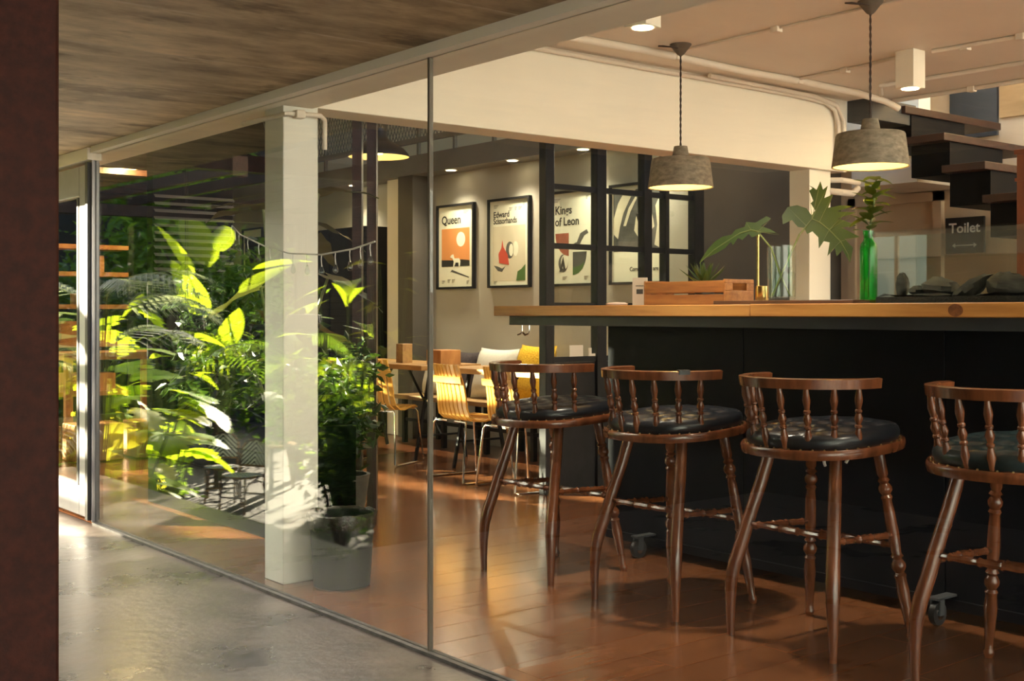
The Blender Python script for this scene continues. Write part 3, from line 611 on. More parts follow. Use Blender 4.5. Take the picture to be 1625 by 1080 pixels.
obj('pane', MB().box(-.004,.004,5.2,5.76,1.05,1.8), 'glass', d2)
obj('glazing_bar', MB().box(-.012,.012,5.46,5.49,1.05,1.8), 'beige', d2)
struct('wall_pantry', MB().box(9.6, 9.7, 3.5, 7, -.1, 3), 'white')
t = thing('toilet_sign', 'black hanging sign reading Toilet with a double arrow', 'sign', (8.26, 4.865, 1.64), R(-90))
obj('board', MB().box(-.155,.155,-.012,.012,0,.27), 'sign_bk', t)
text('lettering', 'Toilet', .105, 'sign_w', t, 0, -.0135, .155, 'CENTER')
obj('arrow', MB().plate([(-.10,.06),(-.075,.078),(-.075,.064),(.075,.064),(.075,.078),(.10,.06),(.075,.042),(.075,.056),(-.075,.056),(-.075,.042)], -.0135, -.012), 'sign_w', t)

# ------------------------------------------------------------------ leaves and plants
def leaf_mesh(name, mat, L, Wd, droop=.3, fold=.12, n=8, tip=1.0, heart=0, wave=0):
    """single blade along +y, bent down towards its tip"""
    b = MB(); vs = []; fs = []; cols = (-1,-.5,0,.5,1)
    for i in range(n+1):
        t = i/n; w = Wd/2*(math.sin(PI*min(1, t**.72*1.0))**.8 if 0 < t < 1 else .02)
        if heart: w = Wd/2*max(.02, (1-t)**.6*(.75+.25*math.cos(t*3)))
        y = L*t*(1-.12*droop*t); z = -droop*L*t*t*.5
        for c in cols:
            yy = y-(heart*L*.22*abs(c)**1.5*(1-t)**3 if heart else 0)
            vs.append((w*c, yy, z+fold*w*abs(c)-fold*w*.5+wave*Wd*math.sin(t*14+c*2)*abs(c)))
    for i in range(n):
        for j in range(4): fs.append((i*5+j, i*5+j+1, (i+1)*5+j+1, (i+1)*5+j))
    return b.add(vs, fs).mesh(name, mat)
def lobed_mesh(name, mat, L, Wd, lobes=7, droop=.35, depth=.6, fold=.15):
    """deeply lobed blade: narrow centre with tapering lobes on both sides"""
    b = MB()
    def mid(t): return Vector((0, L*t, -droop*L*t*t*.5))
    def hw(t): return Wd/2*math.sin(PI*(.12+.83*t)**.85)**.9
    N = lobes*4
    for s in (-1, 1):
        vs = []; fs = []
        for i in range(N+1):
            t = i/N; m_ = mid(t); ph = (i % 4)/4; lob = .5-.5*math.cos(2*PI*(t*lobes))
            w = hw(t)*((1-depth)+depth*lob**.8); sweep = .10*L*lob*(.6 if t > .3 else -.5)*(1-t*.5)
            vs += [m_, m_+Vector((s*w*.5, sweep*.4, fold*w*.5)), m_+Vector((s*w, sweep, fold*w*.55-.08*w*lob))]
        for i in range(N):
            for j in range(2):
                q = (i*3+j, i*3+j+1, i*3+j+4, i*3+j+3); fs.append(q if s > 0 else q[::-1])
        b.add(vs, fs)
    b.add([mid(1)+Vector((-.006,0,0)), mid(1)+Vector((.006,0,0)), mid(1.0)+Vector((0,L*.14,-droop*L*.12))], [(0,1,2)])
    b.tube([mid(i/6)+Vector((0,0,-.001)) for i in range(7)], [.006*(L/.4)*(1-i/7.5) for i in range(7)], 5)
    return b.mesh(name, mat)
def frond_mesh(name, mat, L, lw, n=26, droop=.7, ll=.3):
    b = MB(); P = lambda t: Vector((0, L*t*(1-.25*droop*t), L*(.35*t-droop*t*t*.75)))
    b.tube([P(i/10) for i in range(11)], [.009*(1-i/12) for i in range(11)], 5)
    for i in range(n):
        t = .12+.86*i/n; p = P(t); l = ll*L*math.sin(PI*(.15+.8*t))**.7
        for s in (-1, 1):
            d = Vector((s*.85, .62, -.12)).normalized(); u = Vector((-d.y*s, d.x*s, 0)).normalized()*lw/2
            q1 = p+d*l*.5; q2 = p+d*l+Vector((0,0,-.28*l))
            b.add([p-u*.5, p+u*.5, q1+u, q1-u, q2], [(0,1,2,3), (3,2,4)])
    return b.mesh(name, mat)
def strap_mesh(name, mat, L, w, droop=1.1):
    b = MB(); vs = []; fs = []; n = 8
    for i in range(n+1):
        t = i/n; ww = w/2*(1-t)**.6+.0006; y = L*.75*t*(1-.2*t); z = L*(.75*t-droop*t*t*.8)
        vs += [(-ww, y, z+.15*ww), (0, y, z-.2*ww), (ww, y, z+.15*ww)]
    for i in range(n): fs += [(i*3, i*3+1, i*3+4, i*3+3), (i*3+1, i*3+2, i*3+5, i*3+4)]
    return b.add(vs, fs).mesh(name, mat)
def put_leaf(t, me, tip, yaw, pitch, roll=0, sc=1, base=None, smat='stem', sr=.006, bend=.3):
    if base is not None:
        a = Vector(base); e = Vector(tip); m_ = (a+e)/2+Vector((0,0,(e-a).length*bend*.3))+Vector((a.x-e.x, a.y-e.y, 0))*.25*bend
        pts = [a*(1-u)**2+m_*2*u*(1-u)+e*u*u for u in [i/8 for i in range(9)]]
        obj('stalk', MB().tube(pts, [sr*(1.3-.6*i/8) for i in range(9)], 6), smat, t)
    return place('leaf', me, t, tip, (R(pitch), R(roll), R(yaw)), sc)
def scatter(mb, n, fn, size, rng, asp=.45, up=.3):
    for _ in range(n):
        p = Vector(fn(rng)); d = Vector((rng.gauss(0,1), rng.gauss(0,1), rng.gauss(0,.6)-up)).normalized(); s = size*rng.uniform(.6,1.25)
        u = d.orthogonal().normalized(); u = (Matrix.Rotation(rng.uniform(0,6.28), 3, d) @ u)*s*asp*.5; nrm = d.cross(u).normalized()*s*.08
        mb.add([p, p+d*s*.45+u+nrm, p+d*s, p+d*s*.45-u+nrm, p+d*s*.5-nrm], [(0,4,1), (1,4,2), (2,4,3), (3,4,0)])
def shrub(name, label, loc, rx, ry, rz, h0, n, size, mat, seed, cat='shrub', trunk=True, asp=.45, group=None):
    rng = random.Random(seed); t = thing(name, label, cat, loc, 0, group)
    cl = [(rng.uniform(-.6,.6), rng.uniform(-.6,.6), rng.uniform(-.75,.75)) for _ in range(14)]
    def fn(r):
        c = r.choice(cl); return ((c[0]+r.gauss(0,.22))*rx, (c[1]+r.gauss(0,.22))*ry, h0+rz+(c[2]+r.gauss(0,.2))*rz)
    b = MB(); scatter(b, n, fn, size, rng, asp); tag(obj('foliage', b, mat, t), kind='stuff')
    if trunk:
        for k in range(5):
            c = cl[k]; obj('branch', MB().tube([(0,0,0), (c[0]*rx*.3, c[1]*ry*.3, h0*.7+rz*.3), (c[0]*rx*.9, c[1]*ry*.9, h0+rz+c[2]*rz*.8)], [.03*rz+.008,.018*rz+.006,.004], 7), 'bark', t)
    return t

# on the bar: vase with two cut leaves
CT = 1.2335
t = thing('glass_vase', 'clear glass cylinder vase half full of water on the bar', 'vase', (4.42, 3.52, CT+.022))
obj('wall', MB().lathe([(.001,.004),(.06,.004),(.0655,.008),(.0665,.25),(.0625,.25),(.0620,.014),(.001,.012)], 36), 'vglass', t)
obj('water', MB().lathe([(.001,.0145),(.0612,.0145),(.0614,.128),(.001,.128)], 32), 'water', t)
VB = Vector((4.42, 3.52, CT+.022))
lm = lobed_mesh('leaf', 'lf_phil', .36, .36, 6, .3, .55)
t = thing('philodendron_leaf', 'broad upright lobed leaf standing in the glass vase', 'leaf', tuple(VB), 0, 'cut leaves in the vase')
obj('stalk', MB().tube([(-.03,.03,.02),(.0,.0,.12),(.03,-.03,.22),(.055,-.06,.305)], .004, 7), 'stem', t)
def blade(pts, mid, mat, parent, name='blade', relief=.02, loc=(0,0,0)):
    """leaf blade from an outline given as (right, up, forward) offsets around a midrib"""
    b = MB(); c0 = [Vector(p) for p in mid]; ol = [Vector(p) for p in pts]; k = len(ol)
    for sg in (0, 1): b.add([p+RT_N*(.0006*sg) for p in ol], [tuple(range(k)) if sg else tuple(range(k-1,-1,-1))])
    o = obj(name, b, mat, parent, loc)
    obj('midrib', MB().tube([c+RT_N*.001 for c in c0], [.0042*(1-.75*i/len(c0)) for i in range(len(c0))], 6), 'stem', o)
    for i in range(k):          # a vein to the tip of every lobe
        p = ol[i]; q = min(c0, key=lambda c: (c-p).length)
        if (p-q).length > (ol[i-1]-q).length and (p-q).length > (ol[(i+1) % k]-q).length: obj('vein', MB().tube([q+RT_N*.001, q*.5+p*.5+RT_N*.0015, q*.08+p*.92+RT_N*.0005], [.0016,.0011,.0004], 5), 'stem', o)
    return o
# outlines of the two cut leaves on their own tilted planes (u along the bar towards the stools' right, v up)
RT_U = Vector((.30,-.95,0)).normalized(); RT_N = Vector((-.93,-.30,.2)).normalized(); RT_V = RT_N.cross(RT_U)*-1
if RT_V.z < 0: RT_V = -RT_V
def uv(L, curl=.0): return [tuple(RT_U*u+RT_V*v+RT_N*(curl*(u*u)) for u, v in [q])[0] for q in L]
SC = .0029
def pix(L, ox, oy, curl=-.6): return uv([((x-ox)*SC, (oy-y)*SC) for x, y in L], curl)
big = [(1255,352),(1240,358),(1237,344),(1246,330),(1262,328),(1278,334),(1287,346),(1292,338),(1284,326),(1288,322),(1280,305),(1287,300),(1279,296),(1292,304),(1297,290),(1302,304),(1309,298),(1305,318),(1318,312),(1312,334),(1330,330),(1348,331),(1326,340),(1354,341),(1328,351),(1356,362),(1334,366),(1362,380),(1340,384),(1353,398),(1350,422),(1338,402),(1330,412),(1326,398),(1316,412),(1318,390),(1309,388),(1302,400),(1300,382),(1290,372),(1282,376),(1276,366),(1266,364)]
blade(pix(big, 1270, 375), pix([(1271,375),(1280,363),(1288,352),(1300,357),(1316,370),(1334,388),(1346,408)], 1270, 375), 'lf_phil', t, loc=(.055,-.06,.305))
t = thing('philodendron_leaf', 'long drooping lobed leaf leaning out of the glass vase', 'leaf', tuple(VB), 0, 'cut leaves in the vase')
obj('stalk', MB().tube([(.035,-.02,.02),(.0,.01,.12),(-.025,.04,.24),(-.06,.095,.32)], .004, 7), 'stem', t)
lo = [(1199,378),(1210,372),(1232,374),(1240,378),(1222,368),(1206,362),(1222,350),(1214,346),(1196,356),(1180,354),(1178,362),(1162,366),(1156,374),(1140,376),(1126,384),(1114,396),(1102,414),(1100,420),(1112,410),(1130,404),(1146,396),(1156,386),(1160,392),(1168,380),(1176,384),(1186,374),(1192,380)]
blade(pix(lo, 1200, 370, -.3), pix([(1202,371),(1190,368),(1172,372),(1150,384),(1126,398),(1106,414)], 1200, 370, -.3), 'lf_phil', t, loc=(-.06,.095,.32))
tag(obj('serving_tray', MB().box(4.30, 4.62, 3.05, 3.83, CT, CT+.02), 'walnut', bevel=.003), 'dark walnut board under the vase on the bar', 'tray')
# brass candle holder with rod
t = thing('brass_stand', 'brass cylinder with a tall thin rod behind the crate', 'lamp', (4.45, 3.66, CT+.02))
obj('base', MB().lathe([(.03,0),(.031,.004),(.031,.068),(.028,.07),(.004,.07)], 28, cap0=True), 'brass', t)
obj('rod', MB().tube([(-.012,.014,.06),(-.012,.014,.30)], .006, 10), 'brass', t); obj('tip', MB().lathe([(.001,.296),(.008,.3),(.008,.312),(.001,.318)], 12, (-.012,.014,0)), 'brass', t)
# crate with succulent
t = thing('wooden_crate', 'small slatted pine crate on the bar top', 'crate', (4.35, 3.80, CT))
for z0, z1 in ((.004,.052),(.062,.118)):
    obj('slat', MB().box(0, .012, .012, .53, z0, z1), 'crate', t, bevel=.002); obj('slat', MB().box(.198, .21, .012, .53, z0, z1), 'crate', t, bevel=.002)
hd = [(-.105,.0),(.105,0),(.105,.122),(-.105,.122)]
for y0 in (0, .53):
    b = MB(); b.box(0, .21, y0, y0+.012, 0, .07).box(0, .055, y0, y0+.012, .07, .105).box(.155, .21, y0, y0+.012, .07, .105).box(0, .21, y0, y0+.012, .105, .124)
    obj('end_board', b, 'crate', t, bevel=.002)
obj('bottom', MB().box(.012, .198, .012, .53, .002, .01), 'crate', t)
t = thing('succulent', 'dark spiky succulent growing out of the pine crate', 'plant', (4.45, 4.02, CT+.01))
obj('pot', MB().lathe([(.04,0),(.055,.09),(.05,.09),(.045,.08),(.001,.08)], 20, cap0=True), 'pot_gy', t)
sm = leaf_mesh('leaf', 'lf_succ', .155, .028, -.25, .5, 6)
for k in range(22): put_leaf(t, sm, (0,0,.085), k*137.5, 20+55*(k/22), 0, 1-.25*k/22)
t = thing('menu_card', 'upright white card with small print behind the crate', 'card', (4.40, 4.42, CT), R(-65))
obj('card', MB().box(-.04,.04,-.004,.004,0,.145), 'paper', t); obj('barcode', MB().plate([(-.018,.06),(.018,.06),(.018,.085),(-.018,.085)],-.0048,-.004), 'gry_ink', t); obj('fine_print', MB().plate([(-.022,.1),(.022,.1),(.022,.104),(-.022,.104)],-.0048,-.004), 'gry_ink', t)
b = MB(); b.lathe([(.001,0),(.03,.002),(.032,.008),(.022,.014),(.001,.016)], 14, sx=.7, sy=2.4)
tag(obj('folded_napkin', b, 'cloth', None, (4.12, 4.30, CT)), 'crumpled pale cloth lying in front of the crate', 'napkin')
# green bottle with a leafy twig
t = thing('green_bottle', 'tall green glass bottle holding a leafy twig', 'bottle', (4.45, 3.075, CT+.0))
obj('glass', MB().lathe([(.001,.006),(.033,.004),(.037,.01),(.037,.245),(.034,.262),(.023,.275),(.021,.285),(.021,.30),(.024,.302),(.024,.318),(.017,.318),(.017,.285),(.030,.262),(.033,.245),(.033,.016),(.001,.014)], 32), 'gbottle', t)
t = thing('leafy_twig', 'leafy green twig standing in the green bottle', 'twig', (4.45, 3.075, CT+.03))
obj('stem', MB().tube([(0,0,0),(.004,0,.2),(.0,-.01,.32),(.01,-.02,.40),(.0,-.03,.46),(.01,-.035,.52)], .004, 6), 'stem', t)
tl = leaf_mesh('leaf', 'lf_phil', .105, .055, .5, .2, 6)
rng = random.Random(3)
for k in range(30):
    u = k/29; z = .285+.235*u; put_leaf(t, tl, (.004*math.sin(k), -.035*u, z), k*137+rng.uniform(-20,20), rng.uniform(-10,45), 0, rng.uniform(.7,1.15)*(1.1-.3*u))
# aquarium
t = thing('aquarium', 'rimless glass tank with rocks and dark gravel on the bar', 'aquarium', (4.36, 1.55, CT))
obj('glass', MB().box(0,.005,0,1.44,0,.305).box(.315,.32,0,1.44,0,.305).box(.005,.315,1.435,1.44,0,.305).box(.005,.315,0,.005,0,.305).box(0.005,.315,.005,1.435,0,.004), 'vglass', t)
obj('misted_strip', MB().box(.006,.007,.006,1.434,.192,.30), 'haze', t)
obj('water', MB().box(.006,.314,.006,1.434,.186,.19), 'water', t)
rng = random.Random(5); G = 16; vs = []; fs = []
for i in range(6):
    for j in range(G+1): vs.append((.008+.304*i/5, .008+1.424*j/G, .028+rng.uniform(0,.018)))
for i in range(5):
    for j in range(G): fs.append((i*(G+1)+j, (i+1)*(G+1)+j, (i+1)*(G+1)+j+1, i*(G+1)+j+1))
tag(obj('gravel', MB().add(vs, fs).box(.008,.312,.008,1.432,.004,.03), 'soil', t), kind='stuff')
def rock(loc, sx, sy, sz, rot, label, seed):
    r = random.Random(seed); b = MB(); vs = []; fs = []; A = 12; B = 7
    for i in range(B+1):
        th = PI*i/B
        for j in range(A):
            q = 1+r.uniform(-.16,.16); vs.append((sx*q*math.sin(th)*math.cos(2*PI*j/A), sy*q*math.sin(th)*math.sin(2*PI*j/A), sz*math.cos(th)*q))
    for i in range(B):
        for j in range(A): fs.append((i*A+j, (i+1)*A+j, (i+1)*A+(j+1) % A, i*A+(j+1) % A))
    o = obj('rock', b.add(vs, fs), 'rock', None, loc, rot); tag(o, label, 'rock', 'rocks in the aquarium')
for k, (yy, sx, sy, sz, rot, lab) in enumerate(((2.935,.03,.028,.055,(0,0,R(20)),'small upright pitted rock in the aquarium'),(2.86,.05,.03,.022,(0,0,0),'low pale pebble mound in the aquarium'),(2.755,.07,.075,.042,(R(6),0,0),'broad flat dark rock in the aquarium'),(2.62,.07,.10,.026,(R(-36),0,0),'leaning slate slab in the aquarium'),(2.46,.08,.085,.05,(R(8),0,0),'long grey rock beyond the slate slab in the aquarium'),(2.25,.07,.11,.05,(R(-6),0,0),'rounded grey rock further along the aquarium'),(1.9,.08,.14,.05,(0,0,0),'large rounded rock at the end of the aquarium'))):
    rock((4.36+.13, yy, CT+.042+sz*.6), sx, sy, sz, rot, lab, k)

# ------------------------------------------------------------------ slatted chairs, tables, bench, cushions
def make_slat_chair():
    t = thing('slat_chair', '', 'chair')
    # profile of the shell in x (forward) and z
    P = [(-.235,.83),(-.215,.76),(-.19,.68),(-.175,.60),(-.168,.53),(-.15,.47),(-.10,.435),(-.02,.43),(.08,.445),(.16,.452),(.21,.435)]
    wd = [(0,.17),(.2,.19),(.45,.205),(.6,.225),(1,.20)]
    NS = 8
    for k in range(NS):
        s0 = -1+2*k/NS+.035; s1_ = -1+2*(k+1)/NS-.035; vs = []; fs = []
        for i, (x, z) in enumerate(P):
            u = i/(len(P)-1); w = ip(wd, u); crv = .03*(1-u)
            a = P[max(i-1,0)]; c = P[min(i+1,len(P)-1)]; tx, tz = c[0]-a[0], c[1]-a[1]; q = math.hypot(tx, tz); nx, nz = tz/q, -tx/q
            for s_, th in ((s0,.006),(s1_,.006),(s1_,-.006),(s0,-.006)): vs.append((x+nx*th+crv*(s_**2), s_*w, z+nz*th))
        for i in range(len(P)-1):
            for j in range(4): fs.append((i*4+j, i*4+(j+1) % 4, (i+1)*4+(j+1) % 4, (i+1)*4+j))
        fs += [(3,2,1,0), tuple((len(P)-1)*4+j for j in range(4))]
        obj('slat', MB().add(vs, fs), 'slat', t)
    vs = []; fs = []
    for i in range(13):
        s_ = -1+i/6; x = -.213+.03*s_*s_-.009; w = .192
        for dx, z in ((-.004,.70),(-.012,.745),(.002,.747),(.010,.70)): vs.append((x+dx+.012, s_*w, z))
    for i in range(12):
        for j in range(4): fs.append((i*4+j, i*4+(j+1) % 4, (i+1)*4+(j+1) % 4, (i+1)*4+j))
    o = obj('cross_band', MB().add(vs, fs), 'slat', t); o.location.x = -.016
    for s in (-1, 1):
        obj('leg', MB().tube([(-.16,s*.05,.425),(-.165,s*.20,.425),(-.175,s*.215,.40),(-.215,s*.245,.012),(-.19,s*.246,.007),(.19,s*.246,.007),(.215,s*.245,.012),(.17,s*.215,.40),(.16,s*.20,.425),(.16,s*.05,.425)], .0075, 8), 'chrome', t)
    return t
c1 = make_slat_chair(); c1.location = (5.17, 6.92, 0); c1.rotation_euler.z = R(-4); c1['label'] = 'yellow slatted plywood chair beside the pane joint, chrome legs'
c2 = copy_tree(c1); c2.location = (5.17, 6.33, 0); c2.rotation_euler.z = R(-6); c2['label'] = 'yellow slatted plywood chair next to the steel partition, chrome legs'
c3 = copy_tree(c1); c3.location = (5.2, 8.12, 0); c3.rotation_euler.z = R(25); c3['label'] = 'yellow slatted plywood chair behind the dark posts, chrome legs'
for c in (c1, c2, c3): c['group'] = 'slatted chairs at the tables'
def table(x0, x1, y0, y1, label):
    t = thing('cafe_table', label, 'table', ((x0+x1)/2, (y0+y1)/2, 0), 0, 'tables along the bench'); w = (x1-x0)/2; d = (y1-y0)/2
    for k in range(3): obj('board', MB().box(-w+k*2*w/3+.002, -w+(k+1)*2*w/3-.002, -d, d, .735, .775), 'table', t, bevel=.003)
    for s in (-1, 1):
        for q in (-1, 1): obj('leg', MB().bar((q*w*.35, s*d*.8, .735), (q*w*.85, s*d*.8, 0), .022), 'steel_bk', t)
        obj('brace', MB().bar((-w*.7, s*d*.8, .2), (w*.7, s*d*.8, .2), .015), 'steel_bk', t)
        obj('brace', MB().bar((0, s*d*.8, .2), (0, s*d*.15, .735), .015), 'steel_bk', t)
table(5.38, 5.98, 6.12, 7.62, 'narrow oak table in front of the yellow cushion')
table(5.38, 5.98, 7.85, 9.35, 'narrow oak table near the dark posts')
t = thing('timber_bench', 'low timber bench along the poster wall', 'bench', (6.12, 6.08, 0))
for k in range(3): obj('plank', MB().box(.005+k*.155, .15+k*.155, 0, 3.3, .40, .44), 'bench', t, bevel=.003)
for k in range(6): obj('leg', MB().box(.02, .06, .05+k*.62, .09+k*.62, 0, .40), 'steel_bk', t); obj('leg', MB().box(.40, .44, .05+k*.62, .09+k*.62, 0, .40), 'steel_bk', t)
obj('rail', MB().box(.03, .05, .05, 3.2, .2, .23), 'steel_bk', t)
def cushion(name, label, y, mat, w=.45, h=.45, x=6.5, tilt=-16, rz=0):
    b = MB(); N = 12; vs = []; fs = []
    for s in (-1, 1):
        for i in range(N+1):
            for j in range(N+1):
                u = -1+2*i/N; v = -1+2*j/N; k = max(0,(1-u**4)*(1-v**4)); pin = 1-.10*(1-abs(u))*v*v-.0
                vs.append((s*.085*k**.55, u*w/2*(1-.07*(1-v*v)), h/2+v*h/2*(1-.07*(1-u*u))))
    st = (N+1)**2
    for s in (0, 1):
        for i in range(N):
            for j in range(N):
                q = (s*st+i*(N+1)+j, s*st+(i+1)*(N+1)+j, s*st+(i+1)*(N+1)+j+1, s*st+i*(N+1)+j+1); fs.append(q if s else q[::-1])
    o = obj(name, b.add(vs, fs), mat, None, (x-.14, y, .442), (0, R(tilt*-1), R(rz))); tag(o, label, 'cushion', 'cushions along the bench')
cushion('cushion', 'yellow tufted cushion on the bench', 7.72, 'cush_y', .46, .50)
cushion('cushion', 'big white cushion leaning beside the yellow one', 8.24, 'cush_w', .54, .46)
cushion('cushion', 'dark charcoal cushion between two white ones', 8.69, 'cush_d', .36, .42)
cushion('cushion', 'small white cushion beside the charcoal one', 9.08, 'cush_w', .34, .42)
for x, y, w, hh, mat, lab in ((5.6,8.42,.1,.16,'ratt','small tan carton on the table near the posts'),(5.65,7.92,.2,.12,'boxwood','low wooden napkin box on the oak table')):
    tag(obj('table_box', MB().box(-w/2,w/2,-w/2,w/2,0,hh), mat, None, (x, y, .775), bevel=.004), lab, 'box')
t = thing('table_tag', 'white folded card on the ledge of the partition', 'card', (5.33, 5.955, .905))
obj('card', MB().box(-.06,.06,-.004,.0,0,.075), 'paper', t)
t = thing('table_tag', 'small white leaning card beside the folded one on the partition ledge', 'card', (5.47, 5.955, .905))
obj('card', MB().box(-.03,-.005,-.006,.0,0,.055).box(-.005,.03,-.006,0,0,.016), 'paper', t)
# bin and liner
t = thing('waste_bin', 'black plastic waste bin with a crinkled liner beside the white column', 'bin', (2.715, 4.575, 0))
obj('body', MB().lathe([(.001,0),(.118,0),(.124,.006),(.142,.295),(.147,.30),(.147,.315),(.138,.315),(.12,.01)], 36), 'binp', t)
rng = random.Random(2); vs = []; fs = []; K = 48; prf = [(.135,.26),(.139,.316),(.147,.325),(.152,.318),(.151,.295),(.149,.262)]
for i, (r_, z) in enumerate(prf):
    for j in range(K): q = rng.uniform(-.003,.004) if i > 1 else 0; vs.append(((r_+q)*math.cos(2*PI*j/K), (r_+q)*math.sin(2*PI*j/K), z+(rng.uniform(-.012,.012) if i == 5 else q)))
for i in range(5):
    for j in range(K): fs.append((i*K+j, i*K+(j+1) % K, (i+1)*K+(j+1) % K, (i+1)*K+j))
obj('liner', MB().add(vs, fs), 'liner', t)

# ------------------------------------------------------------------ mezzanine railing
t = thing('mezzanine_railing', 'grey steel railing with expanded mesh above the poster wall', 'railing', (6.40, 7.6, 2.68))
obj('rail', MB().box(-.02,.02,0,4.8,.12,.17), 'steel_gy', t); obj('rail', MB().box(-.02,.02,0,4.8,.88,.93), 'steel_gy', t)
for k in range(9): obj('baluster', MB().box(-.015,.015,.02+k*.58,.05+k*.58,0,.9), 'steel_gy', t)
for k in range(5): obj('baluster', MB().box(-.012,.012,.2+k*.2,.222+k*.2,.17,.88), 'steel_bk', t)
b = MB(); yy = 1.2; k = 0
while yy < 4.7:
    for s in (-1, 1):
        b.bar((0, yy, .17), (0, yy+s*.36, .88), .008, .006)
    yy += .055
tag(obj('mesh_infill', b, 'mesh', t), kind='stuff')

# ------------------------------------------------------------------ shelf bay behind the glass on the far left
t = thing('plank_table', 'long plank table in the shelf bay', 'table', (3.3, 10.0, 0))
for k in range(3): obj('board', MB().box(0, .95, k*.2+.004, k*.2+.196, .80, .86), 'boxwood', t)
for x, y in ((.05,.05),(.9,.05),(.05,.55),(.9,.55)): obj('leg', MB().box(x-.03,x+.03,y-.03,y+.03,0,.8), 'boxwood', t)
t = thing('display_shelf', 'open timber display shelf with orange boards behind the plank table', 'shelf', (2.75, 11.0, 0))
for z in (.45,.9,1.25,1.55,1.8): obj('board', MB().box(0, 1.5, 0, .35, z-.02, z+.02), 'boxwood', t)
for x in (0,.75,1.5): obj('upright', MB().box(x-.025,x+.025,0,.04,0,2.0), 'steel_bk', t)
rng = random.Random(11)
for z, lab, slots in ((.4705,'lowest',(.22,.5,1.0,1.3)),(.9205,'second',(.2,.52,.95,1.28)),(1.2705,'third',(.25,.6,1.1)),(1.5705,'fourth',(.3,.55,1.2))):
    for x in slots:
        w = rng.uniform(.14,.22); hh = rng.uniform(.1,.22)
        tag(obj('wooden_box', MB().box(-w/2,w/2,-.1,.1,0,hh), 'boxwood', None, (2.75+x, 11.17, z)), 'plain orange timber box on the '+lab+' board of the display shelf', 'box', 'boxes on the display shelf')
for k in range(4): tag(obj('timber_crate', MB().box(-.2,.2,-.15,.15,.0,.3), 'boxwood', None, (2.95+.5*k, 9.75, 0), bevel=.01), 'orange timber crate on the floor under the plank table', 'crate', 'crates under the plank table')

# ------------------------------------------------------------------ big leafed plant inside, behind the column
t = thing('elephant_ear_plant', 'tall potted plant with broad dark leaves behind the white column', 'plant', (3.48, 6.56, 0))
obj('pot', MB().lathe([(.14,0),(.18,.34),(.19,.36),(.165,.36),(.16,.32),(.001,.32)], 28, cap0=True), 'pot_gy', t)
em = leaf_mesh('leaf', 'lf_dark', .42, .34, .5, .1, 10, heart=1, wave=.03)
for tip, yaw, pit, sc in (((.12,-.22,.86+1.06),-150,8,1.0),((.05,-.14,.70+1.06),-120,-12,1.05),((-.05,.12,.78+1.06),30,5,1.1),((.2,.1,.6+1.06),-60,-8,1),((-.1,.1,.3+1.06),50,-20,1.1),((.2,-.2,.36+1.06),-140,-18,1),((-.16,-.05,.92+.9),100,10,1),((.1,.2,.2+1.0),-20,-10,1),((.22,-.05,.1+1.),-100,-20,1),((.0,-.2,0.0+.9),-170,-20,.9),((-.1,.25,.0+.9),20,-10,.9)):
    put_leaf(t, em, tip, yaw, pit, 0, sc, (0,0,.32), 'stem', .012)
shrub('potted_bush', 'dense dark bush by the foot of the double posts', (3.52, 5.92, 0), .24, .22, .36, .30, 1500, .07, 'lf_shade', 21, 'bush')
pb = thing('plant_pot', 'grey plastic pot under the dark bush behind the bin', 'pot', (3.52, 5.92, 0)); obj('pot', MB().lathe([(.11,0),(.15,.26),(.155,.28),(.135,.28),(.13,.24),(.02,.24)], 28, cap0=True), 'pot_gy', pb)
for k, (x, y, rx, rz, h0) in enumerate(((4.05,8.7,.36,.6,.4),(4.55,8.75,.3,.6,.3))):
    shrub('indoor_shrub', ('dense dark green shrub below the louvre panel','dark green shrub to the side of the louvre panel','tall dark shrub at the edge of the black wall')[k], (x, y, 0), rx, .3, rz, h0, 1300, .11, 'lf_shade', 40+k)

t = thing('backdrop_trough', 'long black timber trough added inside the glass as a dark backdrop', 'planter', (2.95, 5.5, 0))  # dark backdrop added so the mirrored chairs show in the glass
for k in range(4):
    obj('board', MB().box(0, .02, 0, 1.85, .004+k*.15, .146+k*.15), 'trough_bk', t); obj('board', MB().box(.38, .40, 0, 1.85, .004+k*.15, .146+k*.15), 'trough_bk', t)
for y0 in (0, 1.83): obj('end_board', MB().box(.02, .38, y0, y0+.02, 0, .6), 'trough_bk', t)
tag(obj('soil', MB().box(.02, .38, .02, 1.83, .3, .52), 'soil', t), kind='stuff')
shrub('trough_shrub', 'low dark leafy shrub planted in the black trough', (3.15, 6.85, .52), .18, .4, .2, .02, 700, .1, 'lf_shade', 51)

# ------------------------------------------------------------------ string lights along the glass
SL = [(2.46,6.70,1.74),(2.46,6.5,1.66),(2.46,6.1,1.60),(2.46,5.6,1.585),(2.46,5.134,1.60),(2.46,5.05,1.555),(2.46,4.81,1.492),(2.46,4.58,1.45),(2.46,4.31,1.435),(2.46,4.06,1.448),(2.46,3.9,1.47)]
t = thing('string_lights', 'white wire of small bulbs strung along the glass wall', 'lights', SL[0]); p0 = Vector(SL[0])
obj('wire', MB().tube([Vector(p)-p0 for p in SL[4:]], .0035, 6), 'wirew', t)
for k in range(14):
    u = 4+k/13*5.8; i = int(u); p = Vector(SL[i]).lerp(Vector(SL[min(i+1,10)]), u-i)-p0
    bl = obj('bulb', MB().lathe([(.001,-.086),(.009,-.08),(.011,-.07),(.006,-.055),(.005,-.045)], 10), 'vglass', t, tuple(p)); obj('drop_wire', MB().tube([(0,0,0),(0,.004,-.02),(0,-.002,-.05)], .002, 5), 'wirew', bl)

